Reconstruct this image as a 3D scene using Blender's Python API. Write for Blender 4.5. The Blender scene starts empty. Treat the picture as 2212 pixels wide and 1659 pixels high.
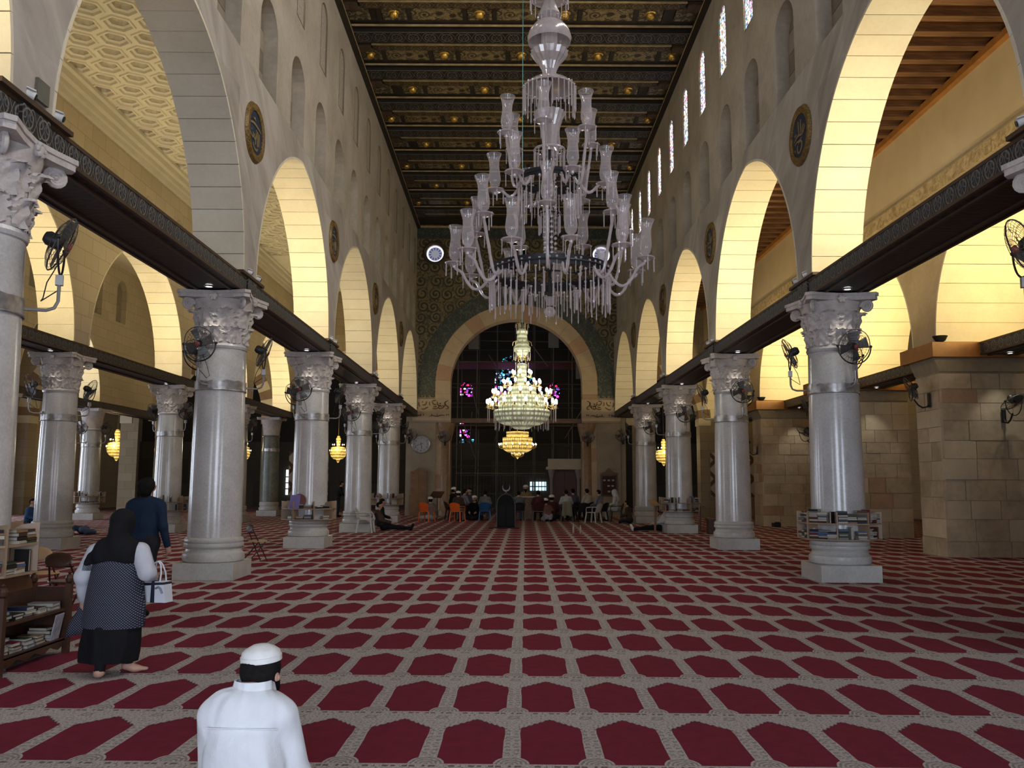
import bpy, bmesh, math, random
import numpy as np
from mathutils import Vector, Matrix, Euler

sc = bpy.context.scene
COL = sc.collection
PI = math.pi
rnd = random.Random(7)

# ------------------------------------------------------------------ camera
def make_camera():
    pitch, yaw, roll, h, fpx = .1142, .0023, .0039, 1.65, 1866.8
    fwd = Vector((math.sin(yaw)*math.cos(pitch), math.cos(yaw)*math.cos(pitch), math.sin(pitch)))
    right = Vector((math.cos(yaw), -math.sin(yaw), 0)); up = right.cross(fwd)
    r2 = right*math.cos(roll) + up*math.sin(roll); u2 = -right*math.sin(roll) + up*math.cos(roll)
    m = Matrix((r2, u2, -fwd)).transposed().to_4x4(); m.translation = (0, 0, h)
    c = bpy.data.cameras.new('camera'); c.sensor_fit = 'HORIZONTAL'; c.sensor_width = 36.0
    c.lens = 36.0*fpx/2212.0; c.clip_start = .05; c.clip_end = 300
    o = bpy.data.objects.new('camera', c); COL.objects.link(o); o.matrix_world = m
    sc.camera = o
make_camera()

# ------------------------------------------------------------------ world, exposure, large lights
w = bpy.data.worlds.new('world'); sc.world = w; w.use_nodes = True
wb = w.node_tree.nodes['Background']; wb.inputs[0].default_value = (.55, .68, 1.0, 1); wb.inputs[1].default_value = .35
sc.view_settings.view_transform = 'Standard'; sc.view_settings.look = 'None'
sc.view_settings.gamma = 1; sc.view_settings.use_curve_mapping = False
sc.view_settings.exposure = -0.1
try:
    sc.cycles.use_denoising = True
    sc.cycles.use_adaptive_sampling = True; sc.cycles.adaptive_threshold = .12; sc.cycles.adaptive_min_samples = 16
    sc.cycles.max_bounces = 4; sc.cycles.diffuse_bounces = 3; sc.cycles.glossy_bounces = 2
    sc.cycles.transmission_bounces = 3; sc.cycles.transparent_max_bounces = 8
    sc.cycles.sample_clamp_indirect = 3.0; sc.cycles.caustics_reflective = False; sc.cycles.caustics_refractive = False
except Exception: pass

def area(name, loc, direction, sx, sy, power, color, spread=PI):
    l = bpy.data.lights.new(name, 'AREA'); l.shape = 'RECTANGLE'; l.size = sx; l.size_y = sy
    l.energy = power; l.color = color; l.spread = spread
    o = bpy.data.objects.new(name, l); COL.objects.link(o); o.location = loc
    o.rotation_euler = Vector(direction).to_track_quat('-Z', 'Y').to_euler(); return o
def spot(name, loc, direction, power, color, angle, blend=.5, rad=.05):
    l = bpy.data.lights.new(name, 'SPOT'); l.energy = power; l.color = color; l.spot_size = angle; l.spot_blend = blend
    l.shadow_soft_size = rad
    o = bpy.data.objects.new(name, l); COL.objects.link(o); o.location = loc
    o.rotation_euler = Vector(direction).to_track_quat('-Z', 'Y').to_euler(); return o
def point(name, loc, power, color, rad=.1):
    l = bpy.data.lights.new(name, 'POINT'); l.energy = power; l.color = color; l.shadow_soft_size = rad
    o = bpy.data.objects.new(name, l); COL.objects.link(o); o.location = loc; return o

DAY = (.76, .85, 1.0); WARM = (1.0, .82, .45)
XC = .31                                   # nave axis
# daylight falling in through the three entrance doorways behind the photographer
area('daylight_main_door', (XC, -4.6, 2.6), (0, 1, .22), 4.4, 4.6, 820, DAY)
area('daylight_door_west', (-8.3, -4.6, 2.3), (0, 1, .05), 3.0, 3.8, 240, DAY)
area('daylight_door_east', (8.6, -4.6, 2.3), (0, 1, .05), 3.0, 3.8, 430, DAY)
# daylight through the west side windows and doors (left aisles)
for yy, pw in ((14, 330), (22, 330), (30, 380), (38, 420)):
    area('daylight_west_window', (-25.2, yy, 2.6), (1, 0, -.05), 2.6, 3.4, pw, DAY)
# daylight through the clerestory
for k in range(9):                          # the windows above the photographer, out of the frame
    yk = 16.579-2.398*k+2.398
    if yk > 0: area('daylight_clerestory', (XC+5.16, yk, 13.1), (-1, .35, -.5), .66, 1.6, 125, (1, .95, .88), 2.4)
    if yk > 0 and k % 2 == 0: area('daylight_clerestory', (XC-5.16, yk, 13.1), (1, .35, -.5), .66, 1.6, 45, (1, .96, .9), 2.4)

# ------------------------------------------------------------------ node expression helper
class NB:
    def __init__(self, name):
        self.m = bpy.data.materials.new(name); self.m.use_nodes = True
        self.nt = self.m.node_tree; self.nt.nodes.clear()
        self.out = self.nt.nodes.new('ShaderNodeOutputMaterial')
    def n(self, t, **kw):
        nd = self.nt.nodes.new(t)
        for k, v in kw.items(): setattr(nd, k, v)
        return nd
    def link(self, a, b): self.nt.links.new(a, b)
    def coord(self, kind='Object'): return self.n('ShaderNodeTexCoord').outputs[kind]
    def math(self, op, a, b=None, c=None):
        nd = self.n('ShaderNodeMath', operation=op)
        for i, v in enumerate((a, b, c)):
            if v is None: continue
            if isinstance(v, X): v = v.s
            if isinstance(v, (int, float)): nd.inputs[i].default_value = v
            else: self.link(v, nd.inputs[i])
        return X(self, nd.outputs[0])
    def xyz(self, vec):
        s = self.n('ShaderNodeSeparateXYZ'); self.link(vec, s.inputs[0])
        return X(self, s.outputs[0]), X(self, s.outputs[1]), X(self, s.outputs[2])
    def vec(self, x, y, z=0.0):
        c = self.n('ShaderNodeCombineXYZ')
        for i, v in enumerate((x, y, z)):
            if isinstance(v, X): self.link(v.s, c.inputs[i])
            else: c.inputs[i].default_value = v
        return c.outputs[0]
    def noise(self, vec, scale, detail=3.0, rough=.55, dist=0.0):
        nd = self.n('ShaderNodeTexNoise'); self.link(vec, nd.inputs['Vector']); nd.inputs['Scale'].default_value = scale
        nd.inputs['Detail'].default_value = detail; nd.inputs['Roughness'].default_value = rough; nd.inputs['Distortion'].default_value = dist
        return X(self, nd.outputs[0])
    def voro(self, vec, scale, feature='F1', rand=1.0):
        nd = self.n('ShaderNodeTexVoronoi', feature=feature); self.link(vec, nd.inputs['Vector'])
        nd.inputs['Scale'].default_value = scale; nd.inputs['Randomness'].default_value = rand
        return nd
    def mapping(self, vec, scale=(1, 1, 1), rot=(0, 0, 0), loc=(0, 0, 0)):
        nd = self.n('ShaderNodeMapping'); self.link(vec, nd.inputs[0])
        nd.inputs['Scale'].default_value = scale; nd.inputs['Rotation'].default_value = rot; nd.inputs['Location'].default_value = loc
        return nd.outputs[0]
    def ramp(self, fac, stops, interp='LINEAR'):
        r = self.n('ShaderNodeValToRGB'); r.color_ramp.interpolation = interp
        self.link(fac.s if isinstance(fac, X) else fac, r.inputs[0]); e = r.color_ramp.elements
        while len(e) < len(stops): e.new(.5)
        for el, (p, c) in zip(e, stops):
            el.position = p; el.color = (*c, 1) if len(c) == 3 else c
        return r.outputs[0]
    def mix(self, fac, a, b):
        nd = self.n('ShaderNodeMix', data_type='RGBA')
        for sock, v in ((nd.inputs[0], fac), (nd.inputs[6], a), (nd.inputs[7], b)):
            if isinstance(v, X): v = v.s
            if isinstance(v, (int, float)): sock.default_value = v
            elif isinstance(v, tuple): sock.default_value = (*v, 1) if len(v) == 3 else v
            else: self.link(v, sock)
        return nd.outputs[2]
    def bsdf(self, col, rough=.6, metal=0.0, spec=.5, bump=None, bstr=.3, bdist=.02, emit=None, estr=0.0, alpha=None, coat=0.0):
        p = self.n('ShaderNodeBsdfPrincipled')
        def put(sock, v):
            if isinstance(v, X): v = v.s
            if isinstance(v, (int, float)): sock.default_value = v
            elif isinstance(v, tuple): sock.default_value = (*v, 1) if len(v) == 3 else v
            else: self.link(v, sock)
        put(p.inputs['Base Color'], col); put(p.inputs['Roughness'], rough); put(p.inputs['Metallic'], metal)
        put(p.inputs['Specular IOR Level'], spec)
        if coat: p.inputs['Coat Weight'].default_value = coat; p.inputs['Coat Roughness'].default_value = .12
        if emit is not None: put(p.inputs['Emission Color'], emit); put(p.inputs['Emission Strength'], estr)
        if alpha is not None: put(p.inputs['Alpha'], alpha)
        if bump is not None:
            b = self.n('ShaderNodeBump'); b.inputs['Strength'].default_value = bstr; b.inputs['Distance'].default_value = bdist
            self.link(bump.s if isinstance(bump, X) else bump, b.inputs['Height']); self.link(b.outputs[0], p.inputs['Normal'])
        self.link(p.outputs[0], self.out.inputs[0]); return self.m
class X:
    def __init__(self, b, s): self.b = b; self.s = s
    def __add__(a, o): return a.b.math('ADD', a, o)
    __radd__ = __add__
    def __sub__(a, o): return a.b.math('SUBTRACT', a, o)
    def __rsub__(a, o): return a.b.math('SUBTRACT', o, a)
    def __mul__(a, o): return a.b.math('MULTIPLY', a, o)
    __rmul__ = __mul__
    def __truediv__(a, o): return a.b.math('DIVIDE', a, o)
    def __pow__(a, o): return a.b.math('POWER', a, o)
    def gt(a, o): return a.b.math('GREATER_THAN', a, o)
    def lt(a, o): return a.b.math('LESS_THAN', a, o)
    def min(a, o): return a.b.math('MINIMUM', a, o)
    def max(a, o): return a.b.math('MAXIMUM', a, o)
    def abs(a): return a.b.math('ABSOLUTE', a)
    def fract(a): return a.b.math('FRACT', a)
    def floor(a): return a.b.math('FLOOR', a)
    def sin(a): return a.b.math('SINE', a)
    def sqrt(a): return a.b.math('SQRT', a)
    def smooth(a, lo, hi):
        nd = a.b.n('ShaderNodeMapRange', interpolation_type='SMOOTHSTEP'); a.b.link(a.s, nd.inputs[0])
        nd.inputs[1].default_value = lo; nd.inputs[2].default_value = hi; return X(a.b, nd.outputs[0])

MATS = {}
def plain(name, col, rough=.6, metal=0.0, spec=.5, var=.12, scale=6.0, bump=.0, coat=0.0):
    """procedural: base colour with a little noise variation"""
    if name in MATS: return MATS[name]
    b = NB(name); v = b.coord()
    nz = b.noise(v, scale, 4)
    dark = tuple(c*(1-var) for c in col); lite = tuple(min(1, c*(1+var)) for c in col)
    c = b.ramp(nz, [(.3, dark), (.7, lite)])
    MATS[name] = b.bsdf(c, rough, metal, spec, bump=nz if bump else None, bstr=bump, coat=coat); return MATS[name]
def emitm(name, col, strength):
    if name in MATS: return MATS[name]
    b = NB(name); e = b.n('ShaderNodeEmission'); e.inputs[0].default_value = (*col, 1); e.inputs[1].default_value = strength
    b.link(e.outputs[0], b.out.inputs[0]); MATS[name] = b.m; return b.m
def stone(name, c1, c2, scale=1.5, rough=.7, bump=.25, fine=18.0, vein=None, perobj=.0, spec=.3):
    if name in MATS: return MATS[name]
    b = NB(name); v = b.coord()
    n1 = b.noise(v, scale, 5, .6, .4); n2 = b.noise(v, fine, 4, .6)
    c = b.ramp(n1*.7+n2*.3, [(.32, c1), (.68, c2)])
    if vein:
        n3 = b.noise(v, scale*1.3, 6, .65, 1.6); k = (n3-.5).abs().smooth(.0, .025)
        c = b.mix((1-k)*.55, c, vein)
    if perobj:
        oi = b.n('ShaderNodeObjectInfo').outputs['Random']; hs = b.n('ShaderNodeHueSaturation'); b.link(c, hs.inputs['Color'])
        b.link((X(b, oi)*perobj+(1-perobj*.5)).s, hs.inputs['Value']); c = hs.outputs[0]
    MATS[name] = b.bsdf(c, rough, 0, spec, bump=n2*.5+n1*.5, bstr=bump, bdist=.015); return MATS[name]

# ------------------------------------------------------------------ mesh builder
class MB:
    def __init__(self): self.v = []; self.f = []; self.mi = []; self.cur = 0
    def add(self, vs, fs):
        o = len(self.v); self.v += [tuple(p) for p in vs]; self.f += [tuple(i+o for i in f) for f in fs]
        self.mi += [self.cur]*len(fs); return self
    def box(self, c, s, rz=0.0, M=None):
        x, y, z = (d/2 for d in s); pts = [Vector((a*x, b*y, d*z)) for a in (-1, 1) for b in (-1, 1) for d in (-1, 1)]
        R = M if M is not None else Matrix.Rotation(rz, 3, 'Z')
        pts = [R @ p + Vector(c) for p in pts]
        return self.add(pts, [(0, 1, 3, 2), (4, 6, 7, 5), (0, 4, 5, 1), (2, 3, 7, 6), (0, 2, 6, 4), (1, 5, 7, 3)])
    def b2(self, lo, hi): return self.box([(a+b)/2 for a, b in zip(lo, hi)], [abs(b-a) for a, b in zip(lo, hi)])
    def bar(self, a, b, w, h=None, up=(0, 0, 1)):
        a = Vector(a); b = Vector(b); d = (b-a); L = d.length; d = d/L
        u = Vector(up)
        if abs(d.dot(u)) > .98: u = Vector((1, 0, 0))
        s = d.cross(u).normalized(); t = s.cross(d)
        return self.box((a+b)/2, (w, L, h or w), M=Matrix((s, d, t)).transposed())
    def lathe(self, prof, seg=24, c=(0, 0, 0), cap=True, sq=None):
        vs = []; fs = []; n = len(prof)
        for r, z in prof:
            for i in range(seg):
                a = 2*PI*i/seg; vs.append((c[0]+r*math.cos(a), c[1]+r*math.sin(a), c[2]+z))
        for j in range(n-1):
            for i in range(seg):
                k = (i+1) % seg; fs.append((j*seg+i, j*seg+k, (j+1)*seg+k, (j+1)*seg+i))
        if cap:
            if prof[0][0] > 1e-4: fs.append(tuple(range(seg))[::-1])
            if prof[-1][0] > 1e-4: fs.append(tuple((n-1)*seg+i for i in range(seg)))
        return self.add(vs, fs)
    def tube(self, pts, r, seg=8, closed=False, cap=True):
        P = [Vector(p) for p in pts]; n = len(P); vs = []; fs = []
        rr = r if isinstance(r, (list, tuple)) else [r]*n
        prev = None
        for i, p in enumerate(P):
            if closed: t = P[(i+1) % n]-P[i-1]
            else: t = P[min(i+1, n-1)]-P[max(i-1, 0)]
            t.normalize()
            if prev is None:
                u = Vector((0, 0, 1)) if abs(t.z) < .9 else Vector((1, 0, 0)); s = t.cross(u).normalized()
            else:
                s = (prev - t*prev.dot(t)).normalized()
            prev = s; q = t.cross(s)
            for k in range(seg):
                a = 2*PI*k/seg; vs.append(p + (s*math.cos(a)+q*math.sin(a))*rr[i])
        m = n if closed else n-1
        for i in range(m):
            j = (i+1) % n
            for k in range(seg):
                l = (k+1) % seg; fs.append((i*seg+k, i*seg+l, j*seg+l, j*seg+k))
        if cap and not closed: fs += [tuple(range(seg))[::-1], tuple((n-1)*seg+k for k in range(seg))]
        return self.add(vs, fs)
    def ring(self, c, R, r, seg=32, rs=6, ax=(0, 0, 1)):
        z = Vector(ax).normalized(); x = z.orthogonal().normalized(); y = z.cross(x); c = Vector(c)
        return self.tube([c + x*(R*math.cos(2*PI*i/seg)) + y*(R*math.sin(2*PI*i/seg)) for i in range(seg)], r, rs, True)
    def ball(self, c, r, seg=12, rings=8):
        sx, sy, sz = r if isinstance(r, (tuple, list)) else (r, r, r); vs = []; fs = []
        for j in range(rings+1):
            a = PI*j/rings
            for i in range(seg):
                b = 2*PI*i/seg; vs.append((c[0]+sx*math.sin(a)*math.cos(b), c[1]+sy*math.sin(a)*math.sin(b), c[2]+sz*math.cos(a)))
        for j in range(rings):
            for i in range(seg):
                k = (i+1) % seg; fs.append((j*seg+i, (j+1)*seg+i, (j+1)*seg+k, j*seg+k))
        return self.add(vs, fs)
    def prism(self, poly, axis, a, b):
        """poly: 2-D points in the plane normal to axis ('X': (y,z), 'Y': (x,z), 'Z': (x,y)), extruded a..b"""
        def P(p, t): return {'X': (t, p[0], p[1]), 'Y': (p[0], t, p[1]), 'Z': (p[0], p[1], t)}[axis]
        n = len(poly); vs = [P(p, a) for p in poly]+[P(p, b) for p in poly]
        fs = [tuple(range(n))[::-1], tuple(range(n, 2*n))]+[(i, (i+1) % n, n+(i+1) % n, n+i) for i in range(n)]
        return self.add(vs, fs)
    def xf(self, M, start=0):
        self.v[start:] = [tuple(M @ Vector(p)) for p in self.v[start:]]; return self
    def mesh(self, name, mats, smooth=False):
        me = bpy.data.meshes.new(name); me.from_pydata(self.v, [], self.f)
        mats = mats if isinstance(mats, (list, tuple)) else [mats]
        for m in mats: me.materials.append(m)
        if len(mats) > 1: me.polygons.foreach_set('material_index', self.mi)
        bm = bmesh.new(); bm.from_mesh(me); bmesh.ops.recalc_face_normals(bm, faces=bm.faces); bm.to_mesh(me); bm.free()
        if smooth:
            me.polygons.foreach_set('use_smooth', [True]*len(me.polygons))
            try: me.set_sharp_from_angle(angle=math.radians(38 if smooth is True else smooth))
            except Exception: pass
        me.update(); return me
    def build(self, name, mats, parent=None, loc=(0, 0, 0), rot=None, smooth=False):
        return inst(name, self.mesh(name, mats, smooth), parent, loc, rot)
def inst(name, me, parent=None, loc=(0, 0, 0), rot=None, scale=None):
    o = bpy.data.objects.new(name, me); COL.objects.link(o); o.location = loc
    if rot is not None: o.rotation_euler = rot
    if scale is not None: o.scale = scale if isinstance(scale, (tuple, list)) else (scale,)*3
    if parent is not None: o.parent = parent
    return o
def tag(o, label=None, cat=None, group=None, kind=None):
    if label: o['label'] = label
    if cat: o['category'] = cat
    if group: o['group'] = group
    if kind: o['kind'] = kind
    return o
def thing(name, label, cat, loc=(0, 0, 0), rz=0.0, group=None):
    o = bpy.data.objects.new(name, None); COL.objects.link(o); o.location = loc; o.rotation_euler = (0, 0, rz)
    o.empty_display_size = .1
    return tag(o, label, cat, group)
def struct(o, label=None): return tag(o, label, None, None, 'structure')
def copy_tree(o, parent=None):
    c = o.copy(); COL.objects.link(c)
    if parent is not None: c.parent = parent
    for ch in o.children: copy_tree(ch, c)
    return c
# ================================================================== STRUCTURE
S = 7.194; CY0 = 15.38                      # column spacing along the nave, first full column pair
def colY(k): return CY0 + S*k
XL, XR = XC-5.486, XC+5.486                 # column axes
FARY = 44.1

# ---- materials of the shell
def carpet_mat():
    b = NB('carpet'); x, y, z = b.xyz(b.coord())
    c, s = math.cos(-.0183), math.sin(-.0183)
    Xc = x*c + y*s; Yc = y*c - x*s
    u = ((Xc+.0814)/.5075).fract()-.5
    w = 1-((Yc-6.3064)/1.1762).fract()      # 0 at the tip, growing towards the door
    au = u.abs()
    nz = b.noise(b.coord(), 55, 2); nzl = b.noise(b.coord(), 9, 3)
    ser = ((au*2*PI*13).sin()*.008) + (nz-.5)*.03
    top = (au/.41)**.95*.20 + ser
    inside = w.gt(top)*au.lt(.402+(w-.3).abs().smooth(.0, .16)*-.012)*w.lt(.832)
    # shoulders flare a little just under the arch
    mound = (((.5-au)/.215)**2 + ((w-.834)/.118)**2).gt(1.0)
    red = inside*mound
    redc = b.ramp(nzl*.6+nz*.4, [(.3, (.12, .007, .019)), (.72, (.19, .0115, .031))])
    # beige ground with small woven figures
    sp = b.noise(b.vec(u*30, w*60), 1.0, 3, .7)
    base = b.ramp(sp, [(.36, (.15, .13, .125)), (.46, (.39, .35, .325)), (.68, (.52, .475, .45))])
    # column shafts: bead rows
    shaft = au.gt(.40)*w.gt(.24)*w.lt(.70)
    beads = ((w*2*PI*17).sin()).gt(.35)*((au-.447).abs()).lt(.028)
    base = b.mix(shaft*beads*.55, base, (.15, .135, .125))
    # foot mounds: concentric arcs
    rr = ((((.5-au)/.215)**2 + ((w-.834)/.118)**2).sqrt())
    arcs = ((rr*2*PI*4).sin()).gt(.1)*rr.lt(1.0)*w.lt(.834)
    base = b.mix(arcs*.6, base, (.14, .125, .115))
    # border of dashes and a row of rosettes across
    dash = (w-.868).abs().lt(.013)*((u*2*PI*9).sin() + (u*2*PI*4).sin()).gt(.1)
    base = b.mix(dash*.75, base, (.075, .045, .045))
    line = (w-.842).abs().lt(.006)
    base = b.mix(line*.6, base, (.40, .37, .33))
    ros = ((((.5-au)/.09)**2 + ((w-.965)/.035)**2).sqrt())
    base = b.mix((ros-.75).abs().lt(.22)*.5, base, (.11, .10, .085))
    col = b.mix(red, base, redc)
    edge = (w-top).abs().lt(.012)*au.lt(.42)*w.lt(.4)
    col = b.mix(edge*.5, col, (.045, .01, .03))
    pile = b.noise(b.coord(), 220, 2)
    m = b.bsdf(col, .95, 0, .1, bump=pile, bstr=.35, bdist=.01)
    pn = [n for n in b.nt.nodes if n.type == 'BSDF_PRINCIPLED'][0]; pn.inputs['Sheen Weight'].default_value = .035; pn.inputs['Sheen Roughness'].default_value = .45; pn.inputs['Sheen Tint'].default_value = (1, .6, .6, 1)
    return m
M_CARPET = carpet_mat()
M_MARBLE_WALL = None
def wall_marble():
    b = NB('spandrel_marble'); v = b.coord()
    d = b.mapping(v, (1, 1, 1), (.75, 0, 0))
    st = b.mapping(d, (1, .32, 1.6))
    n1 = b.noise(st, 1.6, 5, .6, .8); n2 = b.noise(v, 14, 4)
    # book-matched slabs: a tone per slab
    x, y, z = b.xyz(v)
    slab = b.n('ShaderNodeTexWhiteNoise', noise_dimensions='2D'); b.link(b.vec((y/1.2).floor(), (z/.85).floor()), slab.inputs['Vector'])
    c = b.ramp(n1*.75+X(b, slab.outputs[0])*.16+n2*.1, [(.3, (.29, .25, .215)), (.5, (.42, .378, .33)), (.72, (.58, .54, .485))])
    return b.bsdf(c, .34, 0, .5, bump=n2, bstr=.06)
M_SPANDREL = wall_marble()
M_UPPER = stone('upper_wall_stone', (.32, .277, .22), (.52, .465, .385), .9, .6, .15, 9)
M_SOFFIT = stone('arch_soffit_stone', (.62, .55, .42), (.74, .67, .53), 1.2, .55, .12, 16, perobj=.08)
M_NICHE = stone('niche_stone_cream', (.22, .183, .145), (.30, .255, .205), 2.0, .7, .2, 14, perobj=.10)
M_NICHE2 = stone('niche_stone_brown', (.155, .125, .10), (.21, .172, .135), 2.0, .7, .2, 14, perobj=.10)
M_JOINT = plain('mortar_joint', (.19, .15, .11), .9)
M_ASHLAR = stone('aisle_ashlar', (.46, .38, .26), (.60, .51, .36), 1.3, .7, .25, 12, perobj=.1)
M_PLASTER = plain('cream_plaster', (.60, .50, .34), .85, var=.06, scale=1.5)
M_COFFER = plain('white_stucco', (.66, .60, .47), .7, var=.05, scale=2)
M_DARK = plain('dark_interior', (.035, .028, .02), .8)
M_PIER = stone('old_pier_stone', (.34, .27, .18), (.58, .47, .33), 1.4, .85, .7, 7, perobj=.14)
M_PIERJ = plain('pier_joint', (.30, .245, .17), .95)

# ---- walls with openings
class Op:
    def __init__(s, c, w, z0, zs, rise, kind='pointed'): s.c, s.w, s.z0, s.zs, s.rise, s.kind = c, w, z0, zs, rise, kind
    def hi(s, t):
        d = min(abs(t-s.c), s.w)
        if s.kind == 'rect': return s.zs
        if s.kind == 'round': return s.zs + s.rise*math.sqrt(max(0, 1-(d/s.w)**2))
        R = (s.rise**2+s.w**2)/(2*s.w); return s.zs + math.sqrt(max(0, R*R-(d+R-s.w)**2))
    def lo(s, t): return s.z0
    def samples(s, n=20): return [s.c-s.w*math.cos(PI*i/n) for i in range(n+1)]
    def outline(s, n=20, off=0.0):
        w = s.w+off; o = Op(s.c, w, s.z0, s.zs, s.rise+off, s.kind)
        return [(s.c-w, s.z0)]+[(t, o.hi(t)) for t in o.samples(n)]+[(s.c+w, s.z0)]
class OpCircle(Op):
    def __init__(s, c, zc, r): s.c, s.w, s.zc = c, r, zc; s.kind = 'circle'
    def hi(s, t): return s.zc+math.sqrt(max(0, s.w**2-(t-s.c)**2))
    def lo(s, t): return s.zc-math.sqrt(max(0, s.w**2-(t-s.c)**2))
    def outline(s, n=24, off=0.0): return [(s.c+(s.w+off)*math.cos(2*PI*i/n), s.zc+(s.w+off)*math.sin(2*PI*i/n)) for i in range(n)]
def P3(ax, k, t, z): return (k, t, z) if ax == 'X' else (t, k, z)
def wall_face(mb, ax, k, t0, t1, z0, z1, ops, n=20):
    ts = {t0, t1}
    for o in ops: ts |= {round(t, 5) for t in o.samples(n) if t0 < t < t1}
    ts = sorted(ts)
    for a, b in zip(ts, ts[1:]):
        m = (a+b)/2; inside = sorted([o for o in ops if abs(m-o.c) < o.w], key=lambda o: o.lo(m))
        la, lb = z0, z0
        for o in inside:
            ha, hb = max(z0, o.lo(a)), max(z0, o.lo(b))
            if ha-la > 1e-4 or hb-lb > 1e-4: mb.add([P3(ax, k, a, la), P3(ax, k, b, lb), P3(ax, k, b, hb), P3(ax, k, a, ha)], [(0, 1, 2, 3)])
            la, lb = o.hi(a), o.hi(b)
        if z1-la > 1e-4 or z1-lb > 1e-4: mb.add([P3(ax, k, a, la), P3(ax, k, b, lb), P3(ax, k, b, z1), P3(ax, k, a, z1)], [(0, 1, 2, 3)])
def reveal(mb, ax, k0, k1, o, n=20, off=0.0, sill=False):
    pts = o.outline(n, off); closed = o.kind == 'circle'
    m = len(pts)
    for i in range(m if closed else m-1):
        p, q = pts[i], pts[(i+1) % m]
        mb.add([P3(ax, k0, *p), P3(ax, k0, *q), P3(ax, k1, *q), P3(ax, k1, *p)], [(0, 1, 2, 3)])
    if sill: mb.add([P3(ax, k0, *pts[0]), P3(ax, k0, *pts[-1]), P3(ax, k1, *pts[-1]), P3(ax, k1, *pts[0])], [(0, 1, 2, 3)])
def voussoirs(parent, ax, k0, k1, o, size, mats, thick=.05, name='voussoir', gap=.012):
    pts = o.outline(160); d = [0]
    for p, q in zip(pts, pts[1:]): d.append(d[-1]+math.dist(p, q))
    L = d[-1]; n = max(3, int(round(L/size))); n += (n+1) % 2
    def at(s):
        s = min(max(s, 0), L)
        for i in range(len(d)-1):
            if d[i+1] >= s-1e-9:
                f = (s-d[i])/max(1e-9, d[i+1]-d[i]); p = [pts[i][j]+(pts[i+1][j]-pts[i][j])*f for j in (0, 1)]
                tx, tz = pts[i+1][0]-pts[i][0], pts[i+1][1]-pts[i][1]; l = math.hypot(tx, tz) or 1
                return p, (-tz/l, tx/l)
    for i in range(n):
        (p, np_), (q, nq) = at(i*L/n+gap/2), at((i+1)*L/n-gap/2)
        (r, nr) = at((i+.5)*L/n)
        poly = [p, r, q, (q[0]+nq[0]*thick, q[1]+nq[1]*thick), (r[0]+nr[0]*thick, r[1]+nr[1]*thick), (p[0]+np_[0]*thick, p[1]+np_[1]*thick)]
        MB().prism([tuple(a) for a in poly], ax, k0, k1).build(name, mats[i % len(mats)], parent)

def arch_op(yc, half=3.195, z0=5.28): return Op(yc, half, z0, z0, 3.55, 'pointed')

# ---- floor
fl = MB(); fl.b2((-27, -5, -.1), (24, 62, 0)); struct(fl.build('floor', M_CARPET), 'red and beige prayer carpet with rows of arched niches')

# ---- nave arcade walls
ZL = 9.2; ZT = 15.25; NICHES = [CY0+S/6+S/3*i for i in range(-7, 13)]
def pane_glass():
    b = NB('stained_clerestory_glass'); v = b.coord()
    vo = b.voro(b.mapping(v, (1, 1, 1)), 16); r = X(b, b.n('ShaderNodeSeparateColor').outputs[0])
    sep = b.nt.nodes[-1]; b.link(vo.outputs['Color'], sep.inputs[0])
    r, g, bl = X(b, sep.outputs[0]), X(b, sep.outputs[1]), X(b, sep.outputs[2])
    big = b.noise(v, .35, 1)
    col = b.ramp(r, [(.0, (1, .97, .92)), (.62, (1, .95, .88)), (.70, (.25, .45, 1)), (.8, (1, .45, .12)), (.88, (.75, .15, .5)), (.95, (.2, .8, .9))], 'CONSTANT')
    lead = X(b, vo.outputs['Distance']).smooth(.5, .62)
    st = (g*1.6+.25)*(1-lead*.85)
    e = b.n('ShaderNodeEmission'); b.link(col, e.inputs[0]); b.link((st*2.4).s, e.inputs[1])
    b.link(e.outputs[0], b.out.inputs[0]); return b.m
def pane_lattice():
    b = NB('plaster_lattice_pane'); v = b.coord()
    vo = b.voro(v, 17); hole = X(b, vo.outputs['Distance']).smooth(.30, .42)
    sep = b.n('ShaderNodeSeparateColor'); b.link(vo.outputs['Color'], sep.inputs[0]); r = X(b, sep.outputs[0])
    col = b.mix(hole, (.44, .42, .41), (.36, .31, .24))
    return b.bsdf(col, .6, 0, .4, bump=X(b, vo.outputs['Distance']), bstr=.5, emit=(.9, .9, 1.0), estr=(1-hole)*r.gt(.6)*.45)
M_PANE_R = pane_glass(); M_PANE_L = pane_lattice()
M_WFRAME = plain('window_stone_edge', (.20, .16, .11), .8)

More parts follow.
